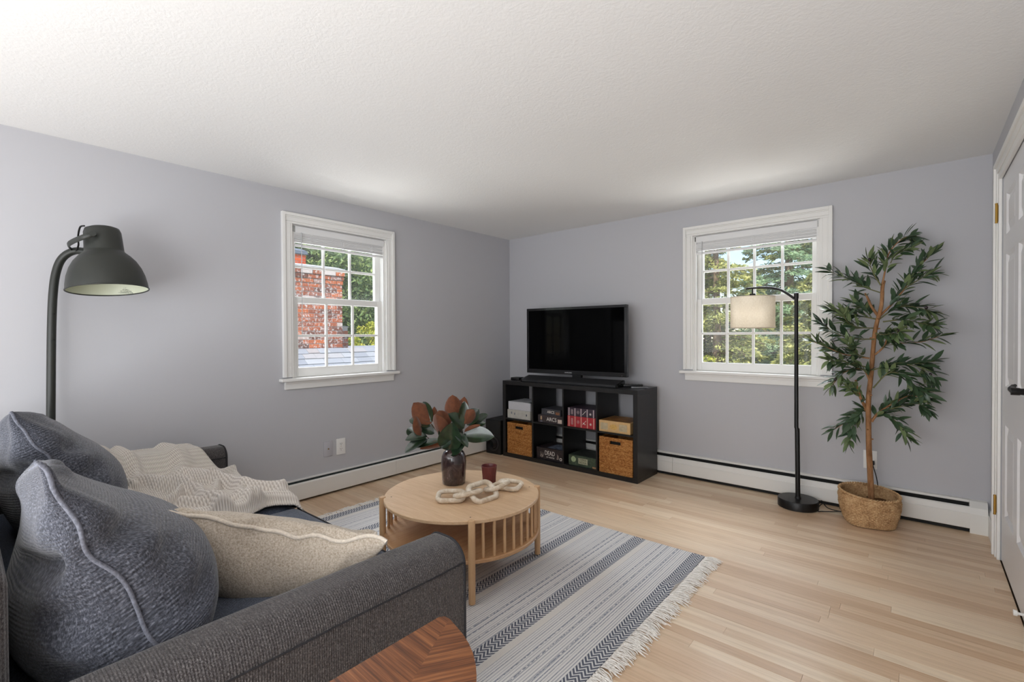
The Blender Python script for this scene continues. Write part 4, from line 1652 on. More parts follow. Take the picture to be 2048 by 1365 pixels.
def pillow(name, c, ex, ey, a, b, tf, tb, label, cat, mats, pipe_mat, parent=None, pinch=.05, p=.42, n=44, wr=.006, seed=0, group=None, sag=0.0, pr=.005, edge_wob=.008, extra=None, uv=(1, 1), drop=0.0, dip=0.0):
    ex, ey = Vector(ex).normalized(), Vector(ey).normalized()
    en = ex.cross(ey).normalized()
    ey = en.cross(ex).normalized()
    c = Vector(c)

    def outline(u, v):
        x = a * u * (1 - pinch * (1 - v * v))
        y = b * v * (1 - pinch * (1 - u * u))
        if drop and v > -1:
            y -= drop * b * ((1 - u) / 2) ** 1.1 * (v + 1) / 2
        if dip:
            y -= dip * (1 - u * u) ** .8 * ((v + 1) / 2) ** 1.5
        w = edge_wob * nz(u * 3.1 + seed, v * 3.3, seed * 1.7)
        m_ = max(abs(u), abs(v)) ** 6
        return x + w * m_, y + edge_wob * nz(v * 2.9 - seed, u * 3.0, 4.2 + seed) * m_, edge_wob * 1.3 * nz(u * 3.7, v * 3.7 + seed, 9.1) * m_

    def side(sgn, t):
        def fn(uu, vv):
            # cosine spacing crowds rows at the seam
            u, v = -math.cos(PI * uu), -math.cos(PI * vv)
            x, y, z = outline(u, v)
            h = ((1 - u * u) * (1 - v * v)) ** p * t
            if sag:
                h *= 1 + sag * (-v) * (1 - v * v * .4)
            e = (1 - max(abs(u), abs(v)))
            ang = math.atan2(v, u)
            wv = wr * math.sin(ang * 15 + 2.5 * nz(u * 2, v * 2, seed)) * math.exp(-((e - .10) / .10) ** 2) * ss(0, .03, e)
            h += wv + .35 * wr * nz(u * 4, v * 4, seed + sgn) * ss(0, .2, e)
            if extra:
                h += extra(u, v, sgn) * ss(0, .1, e)
            return c + ex * x + ey * y + en * (z + sgn * h)
        return fn
    bm = B()
    V1 = add_grid(bm, side(1, tf), n, n, uvs=(2 * a * uv[0], 2 * b * uv[1]))
    V2 = add_grid(bm, side(-1, tb), n, n, uvs=(2 * a * uv[0], 2 * b * uv[1]))
    bmesh.ops.remove_doubles(bm, verts=bm.verts, dist=1e-5)
    o = obj(name, bm, mats, parent, smooth=180)
    if label:
        tag(o, label, cat, group)
    bm = B()
    pts = []
    M_ = 34
    for k in range(M_):
        pts.append((-1 + 2 * k / M_, -1))
    for k in range(M_):
        pts.append((1, -1 + 2 * k / M_))
    for k in range(M_):
        pts.append((1 - 2 * k / M_, 1))
    for k in range(M_):
        pts.append((-1, 1 - 2 * k / M_))
    P3_ = []
    for (u, v) in pts:
        x, y, z = outline(u, v)
        P3_.append(c + ex * x + ey * y + en * z)
    add_tube(bm, P3_, pr, 8, closed=True)
    obj('piping', bm, pipe_mat, o, smooth=60)
    return o


CF = fabric('cushion_chenille', rgb(44, 45, 50), rgb(76, 78, 86), rgb(126, 128, 138), 1, .0062, 'UV', 1.0, .35, fine=260)
CPIPE = plain('cushion_piping', rgb(108, 110, 120), .9, var=.3, vscale=160, bump=.5, bscale=220, bdist=.004)


def fold(u, v, s):
    # a crease where the stuffing has slumped
    return (-.030 if s > 0 else -.010) * math.exp(-((v - .22 - .1 * u) / .10) ** 2) * ss(-.4, .6, u)


lean = (0, -.23, .50)
pillow('back_cushion', (1.74, -3.858, .700), (1, 0, 0.0), lean, .495, .295, .175, .165, 'plump charcoal back cushion nearest the side table with pale piping', 'cushion', CF, CPIPE, pinch=.03, p=.33, n=64, wr=.009, seed=3, sag=1.0, extra=fold, pr=.0046, edge_wob=.016, drop=.62)
pillow('back_cushion', (.765, -3.835, .712), (1, 0, 0.0), lean, .475, .285, .17, .165, 'charcoal back cushion farther off, beside the tall dome lamp pole', 'cushion', CF, CPIPE, pinch=.03, p=.36, n=64, wr=.009, seed=8, sag=.55, extra=fold, pr=.0046, edge_wob=.016, drop=.5)
g = G('boucle_wool')
v = g.co()
n_ = g.noise(v, 170, 4, .65)
g.P(Base_Color=g.ramp(n_, [(.3, rgb(160, 144, 124)), (.7, rgb(214, 203, 188))]), Roughness=1, Specular_IOR_Level=.08, Sheen_Weight=.5, Sheen_Roughness=.4, Sheen_Tint=(1, .97, .92, 1))
g.bump(n_, .7, .006)
BOU = g.m
pA, pB = Vector((1.90, -3.71, .725)), Vector((2.245, -3.24, .588))
exv = (pB - pA).normalized()
dn = Vector((-.77, .37, -.38))
dn = (dn - exv * dn.dot(exv)).normalized()
pc = (pA + pB) / 2 + dn * .185
BOUE = plain('boucle_edge', rgb(214, 202, 186), 1, var=.1, vscale=150, bump=.6, bscale=200, bdist=.005, sheen=.4)
pillow('throw_pillow', pc, exv, -dn, .32, .20, .215, .05, 'beige boucle throw pillow leaning over the near sofa arm', 'pillow', BOU, BOUE, pinch=.06, p=.42, n=56, wr=.007, seed=5, pr=.0065, edge_wob=.028, dip=.105)

# ------------------------------------------------------------------ knitted throw over the far arm and seat
g = G('cream_knit')
v = g.co('UV')
sp = g.sep(v)
wv = g.math('SINE', g.math('MULTIPLY', sp[1], 2 * PI * 120))
w2 = g.math('SINE', g.math('ADD', g.math('MULTIPLY', sp[0], 2 * PI * 60), g.math('MULTIPLY', wv, 1.2)))
h = g.math('ADD', g.math('MULTIPLY', wv, .6), g.math('MULTIPLY', w2, .4))
g.P(Base_Color=g.ramp(g.math('ADD', g.math('MULTIPLY', h, .5), .5), [(.1, rgb(186, 176, 166)), (.8, rgb(226, 219, 211))]), Roughness=.95, Specular_IOR_Level=.1, Sheen_Weight=.3)
g.bump(h, .55, .004)
bm = B()


FOLDS = [(.16, -3.30, .75, -3.20, .034, .050), (.75, -3.20, 1.22, -3.10, .030, .050), (.16, -3.50, .80, -3.36, .036, .058), (.80, -3.36, 1.26, -3.34, .028, .052),
         (.45, -3.22, .98, -3.52, .026, .044), (.14, -3.60, .55, -3.50, .034, .050), (.95, -3.12, 1.30, -3.26, .024, .040), (.55, -3.10, .95, -3.28, .024, .034),
         (1.02, -3.44, 1.28, -3.22, .024, .040), (.20, -3.20, .20, -3.60, .030, .022)]


def throwf(u, v):
    # u: along x from the far arm to the seat front edge, v: from back (-y) to front
    ylo = lerp(-3.64, -3.56, u) + .05 * ss(.75, 1, u) + .07 * math.sin(u * 5)* u
    yhi = lerp(-3.165, -3.035, ss(.12, .4, u)) + .02 * math.sin(u * 9)
    x = .10 + 1.20 * u + .06 * nz(v * 3, 2.2) * u - .10 * (1 - v) * ss(.5, 1, u) + .02 * math.sin(v * 14) * ss(.8, 1, u)
    y = lerp(ylo, yhi, v)
    base = lerp(.560, .434, ss(.27, .45, x))
    base -= .10 * ss(.14, .09, x)
    over = ss(-3.06, -3.0, y)
    base -= .05 * over * (1 if x > .3 else 2.2)
    back = ss(-3.42, -3.62, y) * ss(.6, .2, x)
    base += .045 * back
    wx_ = x + .09 * nz(x * 3.1, y * 3.3, 1.1) + .03 * nz(x * 8, y * 8, 2.2)
    wy_ = y + .09 * nz(x * 2.9, y * 3.0, 8.1) + .03 * nz(x * 8, y * 8, 5.2)
    hgt = .016 * (1 + nz(x * 6, y * 6, 3.0)) + .03 * max(0, nz(x * 2.4, y * 2.6, 6.0))
    for (ax_, ay_, bx2, by2, sg, hh) in FOLDS:
        dx_, dy_ = bx2 - ax_, by2 - ay_
        L2 = dx_ * dx_ + dy_ * dy_
        t_ = max(0, min(1, ((wx_ - ax_) * dx_ + (wy_ - ay_) * dy_) / L2))
        q_ = math.hypot(wx_ - ax_ - dx_ * t_, wy_ - ay_ - dy_ * t_)
        hgt = max(hgt, .010 + hh * math.exp(-(q_ / sg) ** 2)) + .25 * hh * math.exp(-(q_ / sg) ** 2)
    amp = .50 + .65 * ss(.30, .60, x)
    roll = .03 * math.exp(-((u - .95) / .04) ** 2) + .02 * math.exp(-((v - .05) / .05) ** 2)
    edge_ = ss(0, .03, 1 - u) * ss(0, .03, v) * ss(0, .02, 1 - v)
    z = base + hgt * amp * (.2 + .8 * edge_) + roll * edge_
    return (x, y, z)


add_grid(bm, throwf, 190, 120, uvs=(1.0, .55))
throw = tag(obj('knit_throw', bm, g.m, smooth=180, recalc=True), 'crumpled cream knitted throw over the far sofa arm and seat', 'blanket')
md = throw.modifiers.new('thick', 'SOLIDIFY')
md.thickness = .007
md.offset = 0

# ------------------------------------------------------------------ walnut side table
TZ = .51
g = G('walnut_veneer')
sp = g.sep(g.co())
ax_, ay_ = 2.628, -3.28
dxs, dys = (2.722 - 2.628), (-3.459 + 3.28)
Ls = math.hypot(dxs, dys)
dxs, dys = dxs / Ls, dys / Ls
px_ = g.math('SUBTRACT', sp[0], ax_)
py_ = g.math('SUBTRACT', sp[1], ay_)
al = g.math('ADD', g.math('MULTIPLY', px_, dxs), g.math('MULTIPLY', py_, dys))
ac = g.math('SUBTRACT', g.math('MULTIPLY', px_, -dys), g.math('MULTIPLY', py_, -dxs))
aca = g.math('ABSOLUTE', ac)
cross = g.math('SUBTRACT', g.math('MULTIPLY', al, .86), g.math('MULTIPLY', aca, -.50))
along = g.math('ADD', g.math('MULTIPLY', al, .50), g.math('MULTIPLY', aca, .86))
sgn = g.math('MULTIPLY', g.math('GREATER_THAN', ac, 0.0), 7.0)
vec = g.n('CombineXYZ', None, X=g.math('MULTIPLY', cross, 95.0), Y=g.math('MULTIPLY', along, 5.0), Z=sgn)
n1 = g.noise(vec, 1.0, 4, .65, .3)
vec2 = g.n('CombineXYZ', None, X=g.math('MULTIPLY', cross, 400.0), Y=g.math('MULTIPLY', along, 12.0), Z=sgn)
n2 = g.noise(vec2, 1.0, 2)
f = g.math('ADD', g.math('MULTIPLY', n1, .75), g.math('MULTIPLY', n2, .25))
g.P(Base_Color=g.ramp(f, [(.33, rgb(58, 30, 16)), (.47, rgb(106, 62, 34)), (.58, rgb(138, 86, 50)), (.72, rgb(174, 120, 76))]), Roughness=.36, Specular_IOR_Level=.45)
st_ = thing('side_table', 'walnut side table with chevron veneer top against the near sofa arm', 'table', (2.72, -3.62, 0))
corn = [(2.600, -3.262, .035), (2.975, -3.50, .13), (2.60, -4.03, .06)]
poly = []
cen = Vector((2.72, -3.62))
for k in range(3):
    p = Vector(corn[k][:2])
    a_, b_ = Vector(corn[k - 1][:2]), Vector(corn[(k + 1) % 3][:2])
    rr = corn[k][2]
    p0, p1 = p + (a_ - p).normalized() * rr, p + (b_ - p).normalized() * rr
    for q in range(9):
        t = q / 8
        poly.append(tuple(p0 * (1 - t) ** 2 + p * 2 * t * (1 - t) + p1 * t * t))
    nb = Vector(corn[(k + 1) % 3][:2])
    q1 = nb + (p - nb).normalized() * corn[(k + 1) % 3][2]
    d = (q1 - p1)
    out = Vector((d.y, -d.x)).normalized()
    if out.dot((p1 + q1) / 2 - cen) < 0:
        out = -out
    bul = (.030, .022, .0)[k]
    for q in range(1, 8):
        t = q / 8
        poly.append(tuple(p1.lerp(q1, t) + out * bul * 4 * t * (1 - t)))
bm = B()
add_prism(bm, poly, TZ - .018, TZ, .003)
obj('tabletop', bm, g.m, st_, smooth=30)
for (x, y) in ((2.66, -3.40), (2.86, -3.56), (2.66, -3.88)):
    bm = B()
    dxy = (Vector((x, y)) - cen) * .22
    add_tube(bm, [(x, y, TZ - .018), (x + dxy.x, y + dxy.y, .0)], [.016, .009], 14)
    obj('leg', bm, wood('walnut_leg', rgb(70, 38, 20), rgb(130, 80, 46), (30, 30, 3)) if 'walnut_leg' not in bpy.data.materials else bpy.data.materials['walnut_leg'], st_, smooth=40)

# ------------------------------------------------------------------ tall dome lamp by the left wall
g = G('grey_green_enamel')
g.P(Base_Color=rgb(41, 43, 39), Roughness=.42, Specular_IOR_Level=.4)
DG = g.m
DIN = plain('dome_inside', rgb(206, 210, 188), .5)
lx_, ly_ = .094, -3.752
dl = thing('dome_floor_lamp', 'tall grey-green metal floor lamp with a large dome shade behind the sofa', 'lamp', (lx_, ly_, 0))
bm = B()
add_lathe(bm, [(0, .0), (.14, .0), (.145, .004), (.145, .016), (.14, .02), (.025, .024), (.024, .045), (0, .045)], 40, (.235, ly_ - .02, 0))
obj('base', bm, DG, dl, smooth=35)
shc = atX(217, 580, .325)      # centre of the rim
nk = shc + Vector((-.005, 0, .215))
top_ = atX(150, 503, .13)
pts = [atX(101, 1230, lx_), atX(101.5, 900, lx_), atX(102.5, 720, lx_), atX(104, 630, lx_), atX(107, 578, lx_), atX(112, 546, lx_), atX(121, 522, lx_ + .008), atX(135, 508, lx_ + .025), atX(152, 502, .14), atX(168, 503, .17), atX(190, 507, .2)]
bm = B()
add_tube(bm, smooth_path(pts, 6), .0185, 14)
obj('pole', bm, DG, dl, smooth=60)
for z in (1.21, 1.345):
    bm = B()
    add_tube(bm, [(lx_ + .020, ly_ + .008, z), (lx_ + .0235, ly_ + .009, z)], .004, 8)
    obj('screw', bm, MW['black_metal'], dl, smooth=40)
tilt_ax = Matrix.Translation(shc) @ Matrix.Rotation(R(-6), 4, Vector((.26, .97, 0))) @ Matrix.Rotation(R(4.5), 4, Vector((.97, -.26, 0)))
Rr = .168
pr_o = [(Rr, 0), (Rr, .005), (Rr * .985, .03), (Rr * .945, .07), (Rr * .87, .11), (Rr * .765, .145), (Rr * .64, .172), (Rr * .54, .188), (Rr * .515, .193), (Rr * .49, .198), (Rr * .483, .204), (Rr * .468, .265), (Rr * .457, .300), (Rr * .42, .318), (Rr * .32, .326), (0, .327)]
bm = B()
add_lathe(bm, pr_o, 64)
bmesh.ops.transform(bm, matrix=tilt_ax, verts=bm.verts)
shade = obj('shade', bm, DG, dl, smooth=60)
bm = B()
add_lathe(bm, [(Rr, 0)] + [(max(0, r - .004), z - .002) for r, z in pr_o[2:8]] + [(.076, .19), (.072, .27), (0, .275)], 64)
bmesh.ops.transform(bm, matrix=tilt_ax, verts=bm.verts)
obj('shade_lining', bm, DIN, shade, smooth=60)
bm = B()
add_tube(bm, [(Rr * math.cos(k * PI / 40), Rr * math.sin(k * PI / 40), 0) for k in range(80)], .0032, 8, closed=True)
bmesh.ops.transform(bm, matrix=tilt_ax, verts=bm.verts)
obj('rim', bm, DG, shade, smooth=60)
bm = B()
add_lathe(bm, [(0, .13), (.018, .135), (.028, .155), (.03, .175), (.022, .205), (.016, .215), (.016, .25), (0, .25)], 20)
bmesh.ops.transform(bm, matrix=tilt_ax, verts=bm.verts)
obj('bulb', bm, plain('bulb_glass', rgb(230, 228, 220), .3), shade, smooth=60)
# warning text printed on the far inner face of the dome
camdir = (CAM - shc)
camdir.z = 0
camdir.normalize()
ang = math.atan2(-camdir.y, -camdir.x) - R(26)
loc = tilt_ax @ Vector(((Rr - .0065) * math.cos(ang), (Rr - .0065) * math.sin(ang), .030))
for k, tx in enumerate(['CAUTION: RISK OF FIRE', 'USE TYPE A BULB ONLY', 'MAX 60 W OR LOWER', 'DO NOT COVER SHADE', 'DRY LOCATIONS ONLY']):
    fr_in = 1 - .012 * k
    zz = .044 - k * .0085
    rr_ = Rr - .0045 - .0018 * (zz / .03) ** 1.3 - .001
    lo_ = tilt_ax @ Vector((rr_ * math.cos(ang), rr_ * math.sin(ang), zz))
    text('lettering', tx, .0080, shade, lo_, (PI / 2 + .12, 0, ang - PI / 2), MW['slot'], world=True, ext=.0002)
# yoke and cord
yk = tilt_ax @ Vector((0, 0, .265))
side_ = Vector((camdir.x, camdir.y, 0))
y1 = tilt_ax @ (Vector((0, 0, .265))) + side_ * .090
y1 = atX(186, 468, y1.x)
y2 = yk - side_ * .1
bm = B()
path = smooth_path([y1, atX(165, 475, .36), atX(146, 483, .27), atX(137, 490, .20), atX(143, 499, .13), atX(156, 503, .10), y2], 7)
add_tube(bm, path, .0125, 8, flat=.4)
obj('yoke', bm, DG, dl, smooth=60)
bm = B()
add_tube(bm, [y1 - side_ * .012, y1 + side_ * .010], .013, 12)
obj('yoke_knob', bm, DG, dl, smooth=40)
bm = B()
add_tube(bm, smooth_path([atX(169, 452, .29), atX(160, 455, .27), atX(156, 475, .22), atX(157, 490, .2), atX(153, 502, .16)], 6), .0042, 8)
obj('cord', bm, MW['black_metal'], dl, smooth=60)

# ------------------------------------------------------------------ arc floor lamp with drum shade
px0, py0 = 2.872, -.222
al_ = thing('arc_floor_lamp', 'slim black arc floor lamp with beige linen drum shade before the wider window', 'lamp', (px0, py0, 0))
BK = MW['black_metal']
bm = B()
add_lathe(bm, [(0, .0), (.120, .0), (.126, .004), (.126, .054), (.122, .060), (.02, .0605), (.018, .072), (0, .072)], 56, (px0, py0, 0))
obj('base', bm, BK, al_, smooth=35)
bm = B()
add_tube(bm, [(px0, py0, .06), (px0 - .005, py0, .55), (px0 - .010, py0, .56), (px0 - .012, py0, 1.475)], [.0155, .0155, .0135, .0125], 16)
obj('pole', bm, BK, al_, smooth=50)
bm = B()
add_lathe(bm, [(0, 1.47), (.015, 1.47), (.015, 1.508), (.010, 1.512), (0, 1.512)], 16, (px0 - .012, py0, 0))
obj('pole_cap', bm, BK, al_, smooth=40)
sx_, sy_ = 2.578, -.235
bm = B()
ap = [atY(1589, 598, -.222), atY(1575, 588, -.224), atY(1560, 580, -.228), atY(1540, 576, -.232), atY(1518, 576, -.235), atY(1500, 577, -.237), atY(1492, 578, -.238)]
add_tube(bm, smooth_path(ap, 6), [.0085] * 25 + [.007] * 12, 10)
obj('arm', bm, BK, al_, smooth=60)
hook = atY(1505, 577, -.236)
bm = B()
add_tube(bm, [hook, (hook.x, hook.y, 1.515)], .005, 10)
add_lathe(bm, [(0, 1.496), (.021, 1.496), (.023, 1.504), (.020, 1.520), (0, 1.522)], 18, (hook.x, hook.y, 0))
obj('socket', bm, BK, al_, smooth=40)
g = G('linen')
v = g.co()
sp = g.sep(v)
n_ = g.noise(g.co(scale=(1, 1, .25)), 260, 2)
n2 = g.noise(g.co(scale=(.3, .3, 1.3)), 260, 2)
g.P(Base_Color=g.ramp(g.math('ADD', g.math('MULTIPLY', n_, .5), g.math('MULTIPLY', n2, .5)), [(.35, rgb(186, 174, 156)), (.65, rgb(222, 213, 198))]), Roughness=.9, Specular_IOR_Level=.1, Transmission_Weight=0)
tl = g.t.nodes.new('ShaderNodeBsdfTranslucent')
tl.inputs[0].default_value = rgb(236, 222, 200)
mx = g.t.nodes.new('ShaderNodeMixShader')
mx.inputs[0].default_value = .42
g.t.links.new(g.p.outputs[0], mx.inputs[1])
g.t.links.new(tl.outputs[0], mx.inputs[2])
g.t.links.new(mx.outputs[0], g.out.inputs[0])
bm = B()
r_ = .149
add_lathe(bm, [(r_, 1.266), (r_, 1.497)], 64, (hook.x, hook.y, 0))
sh = obj('drum_shade', bm, g.m, al_, smooth=60)
for z in (1.267, 1.496):
    bm = B()
    add_tube(bm, [(hook.x + r_ * math.cos(k * PI / 32), hook.y + r_ * math.sin(k * PI / 32), z) for k in range(64)], .0022, 6, closed=True)
    obj('shade_rim', bm, plain('linen_trim', rgb(200, 188, 170), .8) if 'linen_trim' not in bpy.data.materials else bpy.data.materials['linen_trim'], sh, smooth=60)
bm = B()
for k in range(3):
    a = k * 2 * PI / 3
    add_tube(bm, [(hook.x + .02 * math.cos(a), hook.y + .02 * math.sin(a), 1.499), (hook.x + r_ * math.cos(a), hook.y + r_ * math.sin(a), 1.494)], .002, 6)
tag(obj('shade_spider', bm, BK, sh, smooth=60), kind='stuff')
bm = B()
add_lathe(bm, [(0, 1.36), (.02, 1.365), (.03, 1.385), (.03, 1.405), (.018, 1.44), (.015, 1.496), (0, 1.496)], 18, (hook.x, hook.y, 0))
obj('bulb', bm, plain('bulb_white', rgb(235, 233, 226), .3) if 'bulb_white' not in bpy.data.materials else bpy.data.materials['bulb_white'], al_, smooth=60)
# lamp cord with foot switch, running behind the basket and up to the outlet
cordp = [(px0 + .124, py0 + .02, .045), (px0 + .14, py0 + .01, .07), (px0 + .17, py0 + .04, .02), (px0 + .24, py0 + .06, .006), (3.12, -.12, .006), (3.18, -.10, .006), (3.24, -.085, .02), (3.305, -.080, .10), (3.312, -.078, .17), (3.305, -.06, .24), (3.285, -.035, .315), (3.278, -.03, .335)]
bm = B()
add_tube(bm, smooth_path(cordp, 7), .0032, 7)
obj('cord', bm, BK, al_, smooth=60)
cp2 = [(3.135, -.195, .02), (3.06, -.21, .006), (3.02, -.235, .005), (2.995, -.25, .006), (3.0, -.20, .03), (3.03, -.155, .045), (3.10, -.13, .042), (3.15, -.12, .03)]
bm = B()
add_tube(bm, smooth_path(cp2, 7), .0032, 7)
obj('cord', bm, BK, al_, smooth=60)
bm = B()
add_tube(bm, smooth_path([(3.115, -.185, .045), (3.13, -.20, .035), (3.145, -.225, .015), (3.15, -.24, .010)], 4), [.006] + [.012] * 11 + [.006], 10, flat=.8)
obj('foot_switch', bm, BK, al_, smooth=60)
bm = B()
add_box(bm, 3.265, 3.291, -.035, -.0085, .325, .352, .004, 2)
obj('plug', bm, BK, al_)

# ------------------------------------------------------------------ seagrass basket
BC = Vector((3.275, -.262, 0))
g = G('seagrass')
n_ = g.noise(g.co(), 110, 3)
n2 = g.noise(g.co(), 18, 2)
g.P(Base_Color=g.ramp(g.math('ADD', g.math('MULTIPLY', n_, .6), g.math('MULTIPLY', n2, .4)), [(.3, rgb(140, 104, 70)), (.5, rgb(192, 156, 114)), (.72, rgb(222, 192, 150))]), Roughness=.8, Specular_IOR_Level=.2)
SG = g.m
bk = thing('seagrass_basket', 'low woven seagrass basket holding the artificial olive tree', 'basket', BC)
NU, NV = 168, 44


def bshape(a, t):
    """outline radius and height at angle a, level t (0 bottom .. 1 rim); squarish foot, oval rim"""
    c_, s_ = math.cos(a), math.sin(a)
    sq = 1 / (abs(math.cos(a - .3)) ** 3.2 + abs(math.sin(a - .3)) ** 3.2) ** (1 / 3.2)
    foot = .124 * sq
    rim = .168 / math.sqrt((c_ / 1.0) ** 2 + (s_ / .93) ** 2)
    k = t ** .8
    r = lerp(foot, rim, k) + .007 * math.sin(PI * t) ** 2
    r -= .010 * ss(.8, 1, t)
    z = .004 + lerp(.178, .205, .5 + .5 * math.cos(a - 2.2)) * t
    return r, z


def basketf(off):
    def fn(u, v):
        a = u * 2 * PI
        r, z = bshape(a, v)
        iu, iv = u * NU, v * NV
        w = .0060 * math.sin(iu * PI / 2) * math.cos(iv * PI * .5) + .0018 * math.sin(iv * PI)
        r += w * (1 if off == 0 else -.5) + off + .004 * nz(math.cos(a) * 4, math.sin(a) * 4, v * 5)
        return BC + Vector((r * math.cos(a), r * math.sin(a), z + .0016 * math.sin(iu * PI / 2 + iv)))
    return fn


bm = B()
add_grid(bm, basketf(0), NU, NV, wrap_u=True)
obj('woven_wall', bm, SG, bk, smooth=70)
bm = B()
add_grid(bm, basketf(-.006), NU // 2, NV // 2, wrap_u=True)
obj('inner_wall', bm, SG, bk, smooth=70)
bm = B()
prof_pts = [BC + Vector((bshape(k * 2 * PI / 80, .04)[0] * .99 * math.cos(k * 2 * PI / 80), bshape(k * 2 * PI / 80, .04)[0] * .99 * math.sin(k * 2 * PI / 80), .006)) for k in range(80)]
f_ = [bm.verts.new(p) for p in prof_pts]
bm.faces.new(f_)
obj('basket_bottom', bm, SG, bk)
bm = B()
for ph in (0, PI):
    pts = []
    for k in range(360):
        a = k * 2 * PI / 360
        r, z = bshape(a, 1)
        tw = a * 30 + ph
        pts.append(BC + Vector(((r + .0045 * math.cos(tw)) * math.cos(a), (r + .0045 * math.cos(tw)) * math.sin(a), z + .003 + .0045 * math.sin(tw))))
    add_tube(bm, pts, .0048, 5, closed=True)
obj('braided_rim', bm, SG, bk, smooth=60)

# ------------------------------------------------------------------ artificial olive tree
BARK = G('olive_bark')
g = BARK
n_ = g.noise(g.co(scale=(30, 30, 9)), 1.6, 4, .6)
g.P(Base_Color=g.ramp(n_, [(.3, rgb(120, 84, 54)), (.6, rgb(162, 120, 84)), (.85, rgb(188, 150, 114))]), Roughness=.8, Specular_IOR_Level=.2)
g.bump(n_, .5, .006)
BARK = g.m
g = G('olive_leaf')
oi = g.n('ObjectInfo').outputs['Random']
n_ = g.noise(g.co(), 12, 2)
g.P(Base_Color=g.ramp(g.math('ADD', g.math('MULTIPLY', oi, .75), g.math('MULTIPLY', n_, .25)), [(.1, rgb(44, 68, 50)), (.55, rgb(84, 106, 70)), (.95, rgb(138, 156, 104))]), Roughness=.36, Specular_IOR_Level=.5)
OLV = g.m
g = G('olive_leaf_back')
g.P(Base_Color=rgb(112, 128, 88), Roughness=.6, Specular_IOR_Level=.25)
OLB = g.m
tree = thing('olive_tree', 'slender artificial olive tree standing in the seagrass basket', 'plant', (BC.x, BC.y, .02))


def tp(u, v, dy=0.0):
    return atY(u, v, -.262 + dy)


trunk = [(1744, 1010), (1741, 960), (1738, 900), (1737, 850), (1737, 800), (1741, 760), (1745, 715), (1749, 670), (1754, 645), (1763, 610), (1765, 575), (1768, 562)]
tpts = [tp(u, v, .02 * math.sin(i * 1.3) * (1 if i > 3 else .2)) for i, (u, v) in enumerate(trunk)]
tpts[0].z = .035
bm = B()
sp_ = smooth_path(tpts, 5)
rad = [lerp(.0175, .0095, (i / (len(sp_) - 1)) ** .9) * (1 + .10 * nz(i * .7, 1)) for i in range(len(sp_))]
add_tube(bm, sp_, rad, 12)
obj('trunk', bm, BARK, tree, smooth=70)
for k in range(9):
    i = rnd.randrange(6, len(sp_) - 14)
    a = rnd.uniform(PI, 2 * PI)
    bm = B()
    p = sp_[i]
    d = Vector((math.cos(a), math.sin(a), .2))
    add_tube(bm, [p + d * .012, p + d * .024], [.006, .004], 7)
    obj('knot', bm, BARK, tree, smooth=60)
bm = B()
for k in range(46):
    a = rnd.uniform(0, 2 * PI)
    rr = rnd.uniform(.02, .125)
    p = BC + Vector((rr * math.cos(a), rr * math.sin(a), .125 + rnd.uniform(-.008, .012)))
    d = Vector((rnd.uniform(-1, 1), rnd.uniform(-1, 1), rnd.uniform(-.15, .2))).normalized()
    add_tube(bm, smooth_path([p - d * .04, p + Vector((0, 0, .008)), p + d * .04], 3), .004, 5)
add_lathe(bm, [(0, .118), (.138, .118), (.14, .10), (0, .10)], 30, BC)
tag(obj('moss_filling', bm, plain('dried_moss', rgb(112, 80, 50), .9, var=.4, vscale=60), tree, smooth=60), kind='stuff')


def c7(x, y):
    return 1640 + x / 5.4615, 450 + y / 5.4615


def c8(x, y):
    return 1620 + x / 5.057, 650 + y / 5.057


